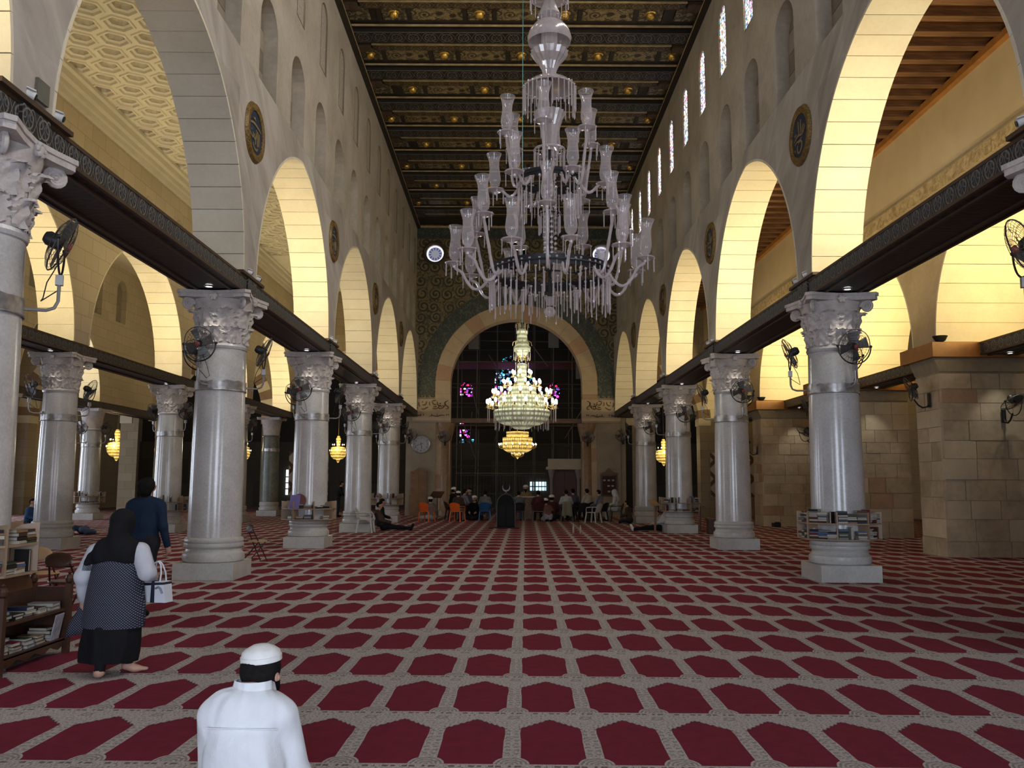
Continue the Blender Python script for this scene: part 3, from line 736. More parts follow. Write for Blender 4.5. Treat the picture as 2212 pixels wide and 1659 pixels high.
# piers
pr = random.Random(3)
def stone_courses(parent, x0, x1, z0, z1, place, hmin=.32, hmax=.50, wmin=.45, wmax=.95, mats=None):
    z = z0
    while z < z1-.05:
        h = min(pr.uniform(hmin, hmax), z1-z); 
        if z1-(z+h) < .15: h = z1-z
        x = x0
        while x < x1-.02:
            w_ = pr.uniform(wmin, wmax)
            if x1-(x+w_) < .25: w_ = x1-x
            d = pr.uniform(-.006, .012)
            place(parent, x, x+w_, z, z+h, d, mats[pr.choices(range(len(mats)), [8, 3, 1][:len(mats)])[0]]); x += w_
        z += h
M_PIER2 = stone('old_pier_stone_pale', (.46, .37, .25), (.60, .50, .36), 1.6, .85, .5, 8, perobj=.12)
M_PIER3 = stone('old_pier_stone_red', (.34, .21, .13), (.48, .33, .22), 2.2, .85, .6, 8)
for i, y in enumerate(PIERY[1:5]):
    c = MB(); c.b2((RPX0+.03, y+.03, 0), (RPX1-.02, y+PD-.02, 4.28))
    near = {1: 'the near', 2: 'the middle', 3: 'the far'}.get(i, 'the hidden')
    c.prism([(RPX0+.03, 4.28), (RPX0-.10, 4.60), (RPX1+.10, 4.60), (RPX1-.02, 4.28)], 'Y', y-.02, y+PD+.02)
    pier = c.build('stone_pier', M_PIERJ)
    tag(pier, {0: 'weathered limestone pier outside the frame', 1: 'nearest weathered limestone pier at the right with an orange timber band', 2: 'limestone pier seen behind the nearest right marble column', 3: 'third limestone pier further down the right aisle', 4: 'last limestone pier by the end of the right aisle'}[i], 'pier', 'limestone piers of the right aisle', 'structure')
    if 1 <= i <= 3:
        def front(p, a, b, z, zz, d, m): MB().b2((a+.007, y+.012-d, z+.006), (b-.007, y+.06, zz-.006)).build('stone', m, p)
        def sidef(p, a, b, z, zz, d, m): MB().b2((RPX0+.012-d, a+.007, z+.006), (RPX0+.06, b-.007, zz-.006)).build('stone', m, p)
        stone_courses(pier, RPX0, RPX1, 0, 4.24, front, mats=[M_PIER, M_PIER2, M_PIER3])
        stone_courses(pier, y, y+PD, 0, 4.24, sidef, wmin=.5, wmax=.8, mats=[M_PIER, M_PIER2, M_PIER3])
    bn = MB(); bn.b2((RPX0-.22, y-.24, 4.60), (RPX1+.22, y+PD+.24, 4.94)); bn.build('timber_band', M_WOODO, pier)
    if i >= 1:
        q = thing('floodlight', ['', 'round floodlight lying on the timber band of the nearest pier', 'round floodlight on top of the middle limestone pier', 'round floodlight on top of the third limestone pier', 'round floodlight on top of the last limestone pier'][i], 'floodlight', (RPX0+.0, y-.17, 4.945), 0, 'floodlights on the piers')
        lb = MB(); lb.lathe([(.05, 0), (.11, .03), (.16, .12), (.17, .14), (.15, .14)], 18); lb.build('housing', plain('black_metal', (.02, .02, .02), .45, .3), q, smooth=True)
        ln = MB(); ln.lathe([(0, .138), (.148, .138)], 18, cap=False); ln.build('lens', emitm('warm_lens', (1, .8, .5), .6), q)
rw_ = MB(); rw_.b2((19.6, -4.2, 0), (19.9, 60, 11)); struct(rw_.build('wall_right_outer', M_ASH), 'outer wall of the right aisles')

# ---- tie beams
M_TIES = painted('tie_beam_side', (.018, .016, .017), (.20, .19, .165), (.05, .075, .11), 3.4, 3.1, ax='yz')
M_TIEB = painted('tie_beam_soffit', (.018, .013, .011), (.055, .042, .035), (.04, .015, .015), 1.6, 1.0, ax='yx')
M_BROWN = plain('beam_edge_brown', (.055, .028, .012), .55, var=.2)
def tie_beam(x, ya, yb, zb, zt, hw, label, group, side_mat=None):
    yc = (ya+yb)/2; L = yb-ya; h = zt-zb
    e = MB(); e.box((0, 0, 0), (hw*2-.03, L, h-.02))
    o = e.build('tie_beam', M_TIEB, None, (x, yc, (zb+zt)/2)); tag(o, label, 'beam', group, 'structure')
    for sx in (-1, 1):
        s = MB(); s.box((0, 0, 0), (.03, L, h-.08)); s.build('side_board', M_TIES, o, (sx*hw, 0, 0))
        for z in (-h/2+.02, h/2-.02): MB().box((0, 0, 0), (.05, L, .045)).build('edge_moulding', M_BROWN, o, (sx*hw, 0, z))
        MB().box((0, 0, 0), (.05, L, .03)).build('soffit_moulding', M_BROWN, o, (sx*(hw-.16), 0, -h/2-.005))
    return o
def cap_block(parent_x, y, zt, hw):
    m = MB(); m.box((0, 0, 0), (hw*2+.16, 1.5, .05)); return m
side_word = {-1: 'left', 1: 'right'}
ordn = ['behind the camera', 'nearest', 'second', 'third', 'fourth', 'fifth', 'last']
for sg, x in ((-1, XL), (1, XR)):
    for k in range(-3, 4):
        ob = tie_beam(x, colY(k), colY(k+1)-.01, 5.0, 5.28, .45, '%s painted timber tie beam along the %s nave arcade, counted from the camera' % (['hidden', 'hidden', 'nearest', 'second', 'third', 'fourth', 'last'][k+3], side_word[sg]), 'tie beams of the nave arcades')
        cb2 = MB(); cb2.box((0, 0, 0), (1.06, 1.3, .05)); cb2.build('cap_board', M_BROWN, ob, (0, -S/2, .165))
        sb = MB(); sb.box((0, 0, 0), (1.0, .5, .27)); sb.build('bracket_block', M_TIES, ob, (0, -S/2, 0))
for a, b in zip(L2Y, L2Y[1:]): tie_beam(L2X, a, b-.01, 4.86, 5.14, .42, 'painted tie beam between the columns of the second left arcade', 'tie beams of the second left arcade')
for a, b in zip(L3Y, L3Y[1:]): tie_beam(L3X, a, b-.01, 4.86, 5.14, .42, 'painted tie beam between the columns of the outer left arcade', 'tie beams of the outer left arcade')
for a, b in zip(PIERY, PIERY[1:]): tie_beam(11.3, a+PD+.25, b-.25, 4.64, 4.94, .40, 'painted tie beam spanning between two limestone piers', 'tie beams between the limestone piers')
# ---- downlights under the tie beams
M_LAMP = emitm('downlight_glow', (1, .96, .9), 9.0)
dlm = MB(); dlm.lathe([(.0, -.012), (.055, -.012), (.055, .0)], 16); dl_me = dlm.mesh('lens', M_LAMP)
dlr = MB(); dlr.ring((0, 0, -.008), .068, .014, 18, 6); dr_me = dlr.mesh('rim', plain('lamp_rim', (.3, .3, .3), .3, .8))
def downlight(x, y, z, label, group, pw, col=(1, .93, .8)):
    t = thing('downlight', label, 'downlight', (x, y, z), 0, group); inst('lens', dl_me, t); inst('rim', dr_me, t)
    if pw: spot('downlight_beam', (x, y, z-.03), (0, .10, -1), pw, col, 1.3, .7, .04)
for sg, x in ((-1, XL), (1, XR)):
    for k in range(-1, 4): downlight(x, colY(k)-.82, 4.995, 'small round downlight under the %s tie beam before the %s marble column' % (side_word[sg], ['hidden', 'first', 'second', 'third', 'fourth'][k+1]), 'downlights under the nave tie beams', 34)
for i, y in enumerate(L2Y[1:5]): downlight(L2X+.1, y-.8, 4.855, 'small round downlight before the %s column of the second left arcade' % ['hidden', 'first', 'second', 'third'][i], 'downlights of the left aisle', 22)
for i, y in enumerate(L3Y[2:6]): downlight(L3X+.1, y-.8, 4.855, 'small round downlight before the %s outer left column' % ['hidden', 'nearest', 'middle', 'far book rack'][i], 'downlights of the outer left aisle', 16)
for i, y in enumerate(PIERY[2:5]): downlight(11.35, y-.62, 4.635, 'small round downlight before the %s limestone pier' % ['nearest', 'middle', 'third'][i], 'downlights at the piers', 45, (1, .97, .85))
# ================================================================== floodlights hidden on top of the beams
def flood(x, y, z, d, pw, col=WARM, sx=.5, sy=.5): area('arch_flood', (x, y, z), d, sx, sy, pw, col)
for k, pw in ((-2, 110), (0, 125), (1, 42), (2, 38), (3, 14)):
    flood(XL-.1, colY(k)+S*.62, 5.36, (0, .55, 1), pw)
for k, pw in ((-1, 160), (0, 160), (1, 110), (2, 38), (3, 18)):
    flood(XR+.1, colY(k)+S*.62, 5.36, (0, .55, 1), pw)
for i, y in enumerate(L2Y[1:5]): flood(L2X, y+S*.62, 5.2, (0, .55, 1), 120)
for i, y in enumerate(L3Y[1:5]): flood(L3X, y+S*.62, 5.2, (0, .55, 1), 80)
for i, y in enumerate(PIERY[1:5]): flood(11.3, y+PD+(S-PD)*.55, 5.02, (0, .6, 1), 230, (1, .76, .33), .8, .6)
# general uplight in the aisles
for y in (16, 24, 32, 40): area('aisle_uplight', (-8.3, y, 5.4), (0, 0, 1), 1.2, .4, 80, (1, .84, .5))
for y in (16, 24, 32): area('aisle_uplight', (8.1, y, 5.4), (.25, 0, 1), 1.0, .4, 60, (1, .78, .42))
point('crossing_fill', (.33, 47.5, 8.5), 22, (1, .85, .6), .6)  # weak fill light added to bring out the scaffolding; no fixture hangs here
# ================================================================== COLUMNS
def column_marble(name, c1, c2, vein):
    b = NB(name); v = b.coord(); oi = b.n('ShaderNodeObjectInfo').outputs['Random']
    off = b.n('ShaderNodeVectorMath', operation='ADD'); b.link(v, off.inputs[0]); b.link(b.vec(X(b, oi)*9, X(b, oi)*5, X(b, oi)*7), off.inputs[1])
    n1 = b.noise(off.outputs[0], 1.8, 6, .65, .7); n2 = b.noise(off.outputs[0], 30, 3, .6); n3 = b.noise(off.outputs[0], 90, 2)
    c = b.ramp(n1*.55+n2*.45, [(.33, c1), (.62, c2)])
    c = b.mix(n3.smooth(.66, .72)*.45, c, vein)
    return b.bsdf(c, .22, 0, .5, bump=n2, bstr=.02, coat=.3)
M_COLM = column_marble('white_column_marble', (.40, .385, .375), (.56, .545, .53), (.20, .18, .17))
M_COLB = stone('column_base_marble', (.42, .41, .39), (.56, .545, .515), 2.2, .3, .04, 24, vein=(.36, .35, .33))
M_CAP = stone('carved_capital_stone', (.42, .38, .36), (.62, .565, .535), 7.0, .9, .9, 30, spec=.1)
M_COLLAR = plain('collar_grey_metal', (.36, .34, .33), .3, .55, var=.35, scale=9)
M_COLG = stone('green_column_marble', (.10, .115, .10), (.24, .25, .22), 2.2, .3, .04, 18, vein=(.05, .06, .05))

pm = MB(); pm.box((0, 0, .14), (1.03, 1.03, .28)); plinth_me = pm.mesh('plinth', M_COLB)
bm_ = MB(); bm_.lathe([(.49, .28), (.515, .30), (.525, .36), (.515, .42), (.485, .445), (.475, .46), (.465, .50), (.475, .535), (.50, .54), (.505, .57), (.50, .60), (.485, .605), (.49, .61), (.50, .64), (.495, .67), (.455, .70)], 40)
base_me = bm_.mesh('base_moulding', M_COLB, 25)
def shaft_mesh(m, name='shaft'):
    s = MB(); s.lathe([(.455, .70), (.452, 1.2), (.447, 1.9), (.437, 2.7), (.425, 3.26), (.42, 3.6), (.415, 3.98), (.432, 3.99), (.445, 4.03), (.432, 4.07), (.415, 4.08)], 40); return s.mesh(name, m, 30)
shaft_me = shaft_mesh(M_COLM); shaftg_me = shaft_mesh(M_COLG)
cm_ = MB(); rr = random.Random(5); n = 36
vs = []; fs = []
for i in range(n):
    a = 2*PI*i/n; zt = 3.42+rr.uniform(-.025, .01)
    for r, z in ((.442, 3.25), (.442, zt), (.42, zt)): vs.append((r*math.cos(a), r*math.sin(a), z))
for i in range(n):
    k = (i+1) % n; fs += [(i*3, k*3, k*3+1, i*3+1), (i*3+1, k*3+1, k*3+2, i*3+2)]
cm_.add(vs, fs); cm_.ring((0, 0, 3.25), .440, .012, 36, 6); collar_me = cm_.mesh('collar', M_COLLAR, True)
# capital: bell + abacus, leaves and volutes as sub-parts
def bell_r(t): return .415+.05*t+.07*t**3
cp = MB(); cp.lathe([(bell_r(t/8), 4.08+.78*t/8) for t in range(9)], 32)
ab = []
for q in range(4):                          # abacus with hollowed sides and cut corners
    a = PI/4+PI/2*q; c0 = Vector((math.cos(a), math.sin(a))); t0 = Vector((-math.sin(a), math.cos(a)))
    ab += [tuple(c0*.83-t0*.055), tuple(c0*.83+t0*.055)]
    m = Vector((math.cos(a+PI/4), math.sin(a+PI/4))); tn = Vector((-m.y, m.x))
    for s in (-.28, 0, .28): ab.append(tuple(m*(.505+.06*abs(s)/.28*.8)+tn*s))
cp.prism([tuple(p) for p in ab], 'Z', 4.86, 4.93); cp.prism([(p[0]*1.03, p[1]*1.03) for p in ab], 'Z', 4.93, 4.985)
cap_me = cp.mesh('capital', M_CAP, 30)
def leaf_mesh(w, h, out):
    m = MB(); nu, nv = 13, 15; vs = []
    for j in range(nv):
        v = j/(nv-1)
        ww = w*(.62+.5*math.sin(PI*min(1, v*1.05))**.8)*(1 if v < .9 else .8)*(.80+.34*abs(math.sin(v*PI*4.5+.4)))
        for i in range(nu):
            u = -1+2*i/(nu-1)
            ridge = .034*(math.cos((abs(u)*2.2+v*4.5)*PI)*.5+.5)*(1-.4*abs(u))+.04*max(0, 1-abs(u)*2.2)
            d = (.012+ridge+out*v**2.4)*(1 if abs(u) < .99 else .15)
            zc = h*(v if v < .86 else .86+(v-.86)*-.6)
            if v > .86: d += out*.35*(v-.86)/.14
            vs.append((u*ww, -d, zc - .05*abs(u)*h*v))
    fs = [(j*nu+i, j*nu+i+1, (j+1)*nu+i+1, (j+1)*nu+i) for j in range(nv-1) for i in range(nu-1)]
    m.add(vs, fs); b0 = len(m.v)
    m.add([(-w*.9, .04, 0), (w*.9, .04, 0), (w*.7, .04, h*.85), (-w*.7, .04, h*.85)], [(0, 1, 2, 3)])
    return m.mesh('leaf', M_CAP, True)
leaf1 = leaf_mesh(.155, .36, .07); leaf2 = leaf_mesh(.165, .40, .10)
vol = MB(); pts = []
for i in range(34):
    a = i/33*2.4*2*PI; r = .105*(1-i/33*.85); pts.append((r*math.cos(a), 0, r*math.sin(a)))
vol.tube(pts, [.034-.016*i/33 for i in range(34)], 6); vol.ball((0, 0, 0), (.03, .04, .03), 8, 6); vol_me = vol.mesh('volute', M_CAP, True)
flo = MB(); flo.ball((0, 0, 0), (.07, .05, .07), 10, 6)
for i in range(6): flo.ball((.055*math.cos(i*PI/3), -.02, .055*math.sin(i*PI/3)), (.03, .03, .03), 6, 4)
flo_me = flo.mesh('rosette', M_CAP, True)
def marble_column(x, y, label, group, sh=None, leaves=True, rz=0.0):
    t = thing('marble_column', label, 'column', (x, y, 0), rz, group); t['kind'] = 'thing'
    inst('plinth', plinth_me, t); inst('base_moulding', base_me, t); inst('shaft', sh or shaft_me, t); inst('collar', collar_me, t)
    cap = inst('capital', cap_me, t)
    if leaves:
        for i in range(8):
            a = PI/4*i; inst('leaf', leaf1, cap, (.40*math.sin(a), -.40*math.cos(a), 4.08), (0, 0, a))
            a += PI/8; inst('leaf', leaf2, cap, (.425*math.sin(a), -.425*math.cos(a), 4.36), (0, 0, a))
        for i in range(4):
            a = PI/4+PI/2*i; inst('volute', vol_me, cap, (.66*math.sin(a), -.66*math.cos(a), 4.76), (0, 0, a+PI/2))
            a = PI/2*i; inst('rosette', flo_me, cap, (.54*math.sin(a), -.54*math.cos(a), 4.88), (0, 0, a))
    return t
NAVE_LBL = {(-1, -1): 'huge near marble column cut off by the left edge of the photo', (-1, 0): 'tall grey white marble column of the left arcade beside the folding chair',
            (-1, 1): 'left arcade marble column with a book rack and a purple folder on it', (-1, 2): 'left arcade marble column with a white plastic chair at its foot',
            (-1, 3): 'last left arcade marble column before the clock, ringed by a book rack',
            (1, -1): 'near right marble column of which only the capital corner shows', (1, 0): 'large white marble column of the right arcade with a full book rack round its foot',
            (1, 1): 'second right arcade marble column, bare plinth and no book rack', (1, 2): 'third right arcade marble column with a man in a white shirt leaning on it', (1, 3): 'last right arcade marble column nearest the mosaic wall'}
for sg, x in ((-1, XL), (1, XR)):
    for k in range(-1, 4): marble_column(x, colY(k), NAVE_LBL[(sg, k)], 'marble columns of the nave')
L2LBL = ['second arcade column hidden behind the huge near column', 'marble column of the second left arcade behind the walking woman', 'marble column of the second left arcade behind the man in blue', 'distant marble column of the second left arcade']
for y, lb in zip(L2Y[1:5], L2LBL): marble_column(L2X, y, lb, 'marble columns of the left aisle', leaves=y > 20).scale = (.95, .95, .972)
L3LBL = ['hidden marble column of the outer left arcade', 'outer left arcade marble column hidden by the second arcade', 'outer left marble column behind the near left column', 'outer left marble column glimpsed beside the aisle column', 'far outer left marble column with a book rack above its base']
for y, lb in zip(L3Y[1:6], L3LBL): marble_column(L3X, y, lb, 'marble columns of the outer left aisle', leaves=False).scale = (.95, .95, .972)
marble_column(-11.9, 43.2, 'mottled dark green marble column at the end of the left aisle', 'green marble columns', shaftg_me, False).scale = (.95, .95, .972)
marble_column(-18.6, 46.5, 'dark green marble column in the shaded transept', 'green marble columns', shaftg_me, False)
marble_column(11.2, 48.0, 'dark marble column in the gloom beyond the right aisle', 'green marble columns', shaftg_me, False)

# ================================================================== FANS
M_FANM = plain('fan_wire_metal', (.10, .095, .09), .4, .6); M_FANB = plain('fan_blade', (.14, .14, .14), .4, .4)
M_FANC = plain('fan_red_cap', (.22, .05, .04), .5); M_ARM = plain('fan_bracket_grey', (.30, .29, .28), .4, .5); M_BLACK = plain('black_metal', (.02, .02, .02), .45, .3)
R_ = .29
cg = MB(); cg.ring((0, 0, 0), R_, .008, 32, 5, (0, 1, 0)); cg.ring((0, -.055, 0), R_*.72, .003, 26, 4, (0, 1, 0)); cg.ring((0, -.075, 0), R_*.38, .003, 20, 4, (0, 1, 0)); cg.ring((0, .06, 0), R_*.72, .003, 26, 4, (0, 1, 0))
for i in range(28):
    a = 2*PI*i/28; c, s = math.cos(a), math.sin(a)
    for sg in (-1, 1): cg.tube([(R_*c, 0, R_*s), (R_*.93*c, sg*.03, R_*.93*s), (R_*.6*c, sg*.065, R_*.6*s), (.05*c, sg*.085, .05*s)], .0022, 3, cap=False)
cage_me = cg.mesh('cage', M_FANM)
bl = MB()
for i in range(4):
    a0 = PI/2*i+.3; pr_ = []
    for t in range(6):
        r = .05+.205*t/5; wd = .045+.05*t/5; pr_.append((r, wd))
    vs = []
    for r, wd in pr_:
        for s in (-1, 1):
            x, z, yv = r, s*wd, s*.03
            vs.append((x*math.cos(a0)-z*math.sin(a0), yv, x*math.sin(a0)+z*math.cos(a0)))
    bl.add(vs, [(2*j, 2*j+1, 2*j+3, 2*j+2) for j in range(5)])
blade_me = bl.mesh('blades', M_FANB)
mo = MB(); mo.lathe([(.0, -.02), (.06, -.01), (.075, .04), (.075, .13), (.05, .17), (0, .175)], 16); mo.xf(Matrix.Rotation(-PI/2, 4, 'X')); motor_me = mo.mesh('motor', M_BLACK, True)
hb = MB(); hb.lathe([(0, 0), (.045, 0), (.04, .03), (0, .04)], 16); hb.xf(Matrix.Translation((0, -.06, 0)) @ Matrix.Rotation(PI/2, 4, 'X')); hub_me = hb.mesh('hub', M_FANC, True)
yk = MB(); yk.tube([(-.31, 0, 0)]+[(.31*math.cos(PI+PI*i/16), 0, .31*math.sin(PI+PI*i/16)) for i in range(17)], .011, 6); yk.ball((-.31, 0, 0), .025, 8, 6); yk.ball((.31, 0, 0), .025, 8, 6); yoke_me = yk.mesh('yoke', M_BLACK, True)
ar = MB(); ar.tube([(0, .02, 0), (0, -.20, 0), (0, -.27, .03), (0, -.30, .10), (0, -.30, .34)], .017, 8); ar.box((0, .01, 0), (.09, .03, .12)); ar.box((0, -.30, .31), (.06, .07, .10)); arm_me = ar.mesh('bracket_arm', M_ARM, True)
cd = MB(); cd.tube([(.05, -.28, .5), (.09, -.18, .3), (.12, -.15, .14), (.06, -.14, .10), (.02, -.30, .22)], .006, 5); cord_me = cd.mesh('cord', M_BLACK, True)
hk = MB(); hk.tube([(0, 0, .22), (0, 0, .02), (0, -.05, -.06), (0, -.16, -.08), (0, -.26, -.02), (0, -.36, .12)], .02, 8); hk.box((0, .0, .1), (.10, .03, .34)); hook_me = hk.mesh('wall_bracket', M_BLACK, True)
def wall_fan(x, y, z, az, tilt, label, group, hook=False, swing=0.0):
    """origin at the mounting point; az: 0 = facing the camera (-Y), positive turns towards +X"""
    t = thing('bracket_fan', label, 'fan', (x, y, z), az, group)
    if hook: inst('wall_bracket', hook_me, t); c = (0, -.42, .38)
    else: inst('bracket_arm', arm_me, t); inst('cord', cord_me, t); c = (0, -.30, .68)
    inst('yoke', yoke_me, t, c, (0, 0, swing)); e = Euler((tilt, 0, swing))
    inst('cage', cage_me, t, c, e); inst('blades', blade_me, t, c, e); inst('motor', motor_me, t, c, e); inst('hub', hub_me, t, c, e)
D2 = PI/180
def col_fan(cx, cy, deg, tilt, label, group, swing=0.0):
    a = deg*D2; wall_fan(cx+.43*math.sin(a), cy-.43*math.cos(a), 3.33, a, tilt, label, group, swing=swing)
which = {-1: 'left', 1: 'right'}
ordc = ['near', 'first', 'second', 'third', 'fourth']
for sg, x, az in ((-1, XL, (-127, -12, 112)), (1, XR, (-104, 9, 140))):
    for k in range(-1, 4):
        for i, dg in enumerate(az):
            if k == -1 and i != (2 if sg < 0 else 0): continue
            where = ('on the aisle side of', 'facing the camera on', 'on the nave side of')[i] if sg < 0 else ('on the nave side of', 'facing the camera on', 'on the aisle side of')[i]
            nm = {-1: 'the huge column at the photo edge' if sg < 0 else 'the capital at the right photo edge'}.get(k, 'the %s %s nave column' % (ordc[k+1], which[sg]))
            col_fan(x, colY(k), dg, .30 if i == 1 else .42, 'black wire wall fan %s %s' % (where, nm), 'wall fans on the nave columns')
for y, azs, nm in ((L2Y[2], (-42, 140), 'the aisle column behind the woman'), (L2Y[3], (-110, 60), 'the aisle column behind the man in blue'), (L2Y[4], (-60, 70), 'the distant aisle column')):
    for i, dg in enumerate(azs): col_fan(L2X, y, dg, .35, 'dark wire wall fan, %s of two on %s' % (('first', 'second')[i], nm), 'wall fans in the left aisle')
for dg, wd in ((-10, 'middle'), (75, 'right-hand'), (-75, 'left-hand')): col_fan(L3X, L3Y[5], dg, .35, '%s dark wall fan on the outer left column with books' % wd, 'wall fans on the outer left column')
for x, y, z, az, tl, sw, lb in ((RPX0-.03, 20.45, 3.55, -90*D2, .5, -.3, 'black wall fan on a hooked bracket beside the nearest limestone pier'), (11.45, 19.96, 3.15, 0, 1.0, .5, 'black wall fan tilted down on the front of the nearest limestone pier'),
        (RPX0-.03, 27.7, 3.75, -90*D2, .5, -.3, 'upper black wall fan beside the middle limestone pier'), (RPX0-.03, 27.9, 2.95, -90*D2, 1.0, .3, 'lower black wall fan beside the middle limestone pier'),
        (RPX0-.03, 34.9, 2.9, -90*D2, .5, -.3, 'black wall fan on a hooked bracket beside the third limestone pier')):
    wall_fan(x, y, z, az, tl, lb, 'wall fans on the piers', True, sw)
for sx in (-1, 1): wall_fan(.33+sx*5.45, FARY-.14, 3.7, -sx*20*D2, .3, 'black wall fan on the mosaic wall pilaster, %s side' % ('clock' if sx < 0 else 'notice board'), 'wall fans by the great arch', True)
for sx in (-1, 1): wall_fan(.33+sx*3.62, FARY-.12, 3.6, 0, .3, 'black wall fan on the %s brown jamb column of the great arch' % ('left' if sx < 0 else 'right'), 'wall fans on the jamb columns', True)

# ================================================================== security cameras
M_WHITEP = plain('white_plastic', (.62, .61, .60), .4, var=.05)
cb_ = MB(); cb_.tube([(0, .12, 0), (0, -.16, 0)], .045, 10); cb_me2 = cb_.mesh('body', M_WHITEP, True)
ch = MB(); ch.box((0, -.02, .05), (.09, .26, .012)); ch_me = ch.mesh('sun_hood', M_WHITEP)
cn = MB(); cn.lathe([(0, 0), (.03, 0), (.032, .012), (0, .014)], 12); cn.xf(Matrix.Translation((0, -.16, 0)) @ Matrix.Rotation(PI/2, 4, 'X')); cn_me = cn.mesh('lens', M_BLACK, True)
cs_ = MB(); cs_.tube([(0, .06, -.03), (0, .08, -.12)], .014, 6); cs_.lathe([(.04, -.13), (.04, -.115), (.015, -.11)], 10, (0, .08, 0)); cs_me = cs_.mesh('mount', M_WHITEP, True)
def cctv(x, y, z, az, tilt, label, group):
    t = thing('security_camera', label, 'security camera', (x, y, z), 0, group)
    for nm, me in (('body', cb_me2), ('sun_hood', ch_me), ('lens', cn_me)): inst(nm, me, t, (0, 0, .13), (tilt, 0, az))
    inst('mount', cs_me, t, (0, 0, .13), (0, 0, az))
for sg, x in ((-1, XL), (1, XR)):
    for k in range(-1, 4):
        for i, dy in enumerate((-.12, .42)):
            nm = {-1: 'the huge column at the photo edge' if sg < 0 else 'the capital at the right photo edge'}.get(k, 'the %s %s nave column' % (ordc[k+1], which[sg]))
            cctv(x-sg*.36, colY(k)+dy, 5.32, (1.9 if sg < 0 else -1.9)*(1 if i else 1.08), .30, '%s white security camera on the tie beam above %s' % (('nearer', 'farther')[i], nm), 'security cameras on the tie beams')
bx_ = MB(); bx_.box((0, 0, .11), (.05, .22, .22)); t = bx_.build('junction_box', plain('grey_green_box', (.13, .12, .09), .6), None, (XL+.455, colY(-1)+.12, 5.42)); tag(t, 'grey green junction box on the pier above the huge near column', 'junction box')

# ================================================================== calligraphy medallions
M_MRIM = scroll_mat('medallion_rim', (.22, .135, .035), (.06, .035, .01), 9, (.14, .08, .02))
M_MBLUE = plain('medallion_blue', (.018, .032, .062), .4, var=.3, scale=8); M_MGOLD = plain('medallion_lettering', (.30, .22, .11), .4, .3)
rim = MB(); rim.lathe([(.40, 0), (.40, .04), (.44, .06), (.52, .055), (.56, .0)], 40, cap=False); rim_me = rim.mesh('rim', M_MRIM, True)
dsk = MB(); dsk.lathe([(0, .02), (.41, .02)], 36, cap=False); dsk_me = dsk.mesh('disc', M_MBLUE)
def ribbon(mb, pts, w, th=.012, z=.024):
    """calligraphic stroke: swelling flat ribbon in the XY plane of the panel"""
    P = [Vector(p) for p in pts]; n = len(P); D = []
    for i in range(n-1):
        for s in range(4): D.append(P[i].lerp(P[i+1], s/4))
    D.append(P[-1]); Q = []
    for i in range(len(D)):                 # smooth
        a = D[max(0, i-2):i+3]; Q.append(sum(a, Vector((0, 0)))/len(a))
    m = len(Q); vs = []
    for i, p in enumerate(Q):
        t = (Q[min(i+1, m-1)]-Q[max(i-1, 0)]).normalized(); nn = Vector((-t.y, t.x))
        ww = w*(.45+.55*math.sin(PI*(i+.6)/(m+.2)))
        for sgn in (-1, 1):
            q = p+nn*ww*sgn
            vs += [(q.x, q.y, z), (q.x, q.y, z+th)]
    fs = []
    for i in range(m-1):
        a = i*4; b = a+4; fs += [(a+1, a+3, b+3, b+1), (a, b, b+2, a+2), (a, a+1, b+1, b), (a+2, b+2, b+3, a+3)]
    fs += [(0, 2, 3, 1), ((m-1)*4, (m-1)*4+1, (m-1)*4+3, (m-1)*4+2)]
    mb.add(vs, fs)
CALL = [  # strokes in unit-disc coordinates
    [([(-.55, .62), (-.3, .55), (-.2, .72), (-.05, .5)], .05), ([(-.95, .2), (-.6, .34), (-.1, .38), (.5, .34), (.85, .26)], .06), ([(-.5, -.05), (-.35, -.3), (-.1, -.38), (.1, -.2), (.1, .1)], .06),
     ([(.3, .3), (.32, -.2), (.36, -.7)], .05), ([(.55, .25), (.55, -.2), (.58, -.6)], .045), ([(-.95, -.22), (-.6, -.4), (-.3, -.3), (-.15, -.05)], .06), ([(-.5, -.55), (-.2, -.85), (.25, -.82), (.45, -.6)], .06),
     ([(-.05, -.1), (.0, -.35), (.02, -.65)], .045), ([(-.7, .0), (-.62, -.12)], .05), ([(.0, .2), (.15, .05), (.3, .12)], .05)],
    [([(-.15, .85), (-.13, .45), (-.1, .0)], .045), ([(.2, .85), (.18, .4), (.15, -.05)], .05), ([(.75, .35), (.4, .3), (.35, -.05), (.65, .1), (.8, .3)], .05), ([(-.85, -.1), (-.5, .0), (-.1, .1), (.3, -.1), (.7, .05)], .055),
     ([(-.75, -.3), (-.4, -.15), (.0, -.3), (.4, -.15)], .05), ([(-.3, -.4), (.15, -.25), (.35, -.5), (.1, -.85), (-.3, -.8), (-.4, -.5), (-.2, -.38)], .05), ([(-.75, .3), (-.6, .12), (-.45, .3)], .045), ([(-.8, -.6), (-.6, -.5)], .05)]]
def call_mesh(st, s):
    m = MB()
    for pts, wd in st: ribbon(m, [(p[0]*s, p[1]*s) for p in pts], wd*s)
    return m.mesh('lettering', M_MGOLD)
call_me = [call_mesh(c, .38) for c in CALL]
for sg in (-1, 1):
    for k in range(0, 4):
        t = thing('calligraphy_medallion', 'round blue and gold calligraphy medallion above the %s %s nave column' % (ordc[k+1], which[sg]), 'medallion', (XC+sg*5.035, colY(k)-.1, 8.03), 0, 'calligraphy medallions in the spandrels')
        R3 = Matrix(((0, 0, -sg), (-sg, 0, 0), (0, 1, 0))).to_4x4()   # local x along the wall, y up, z into the nave
        e = R3.to_euler()
        inst('rim', rim_me, t, (0, 0, 0), e); inst('disc', dsk_me, t, (0, 0, 0), e); inst('lettering', call_me[(0 if sg < 0 else 1)], t, (0, 0, 0), e)

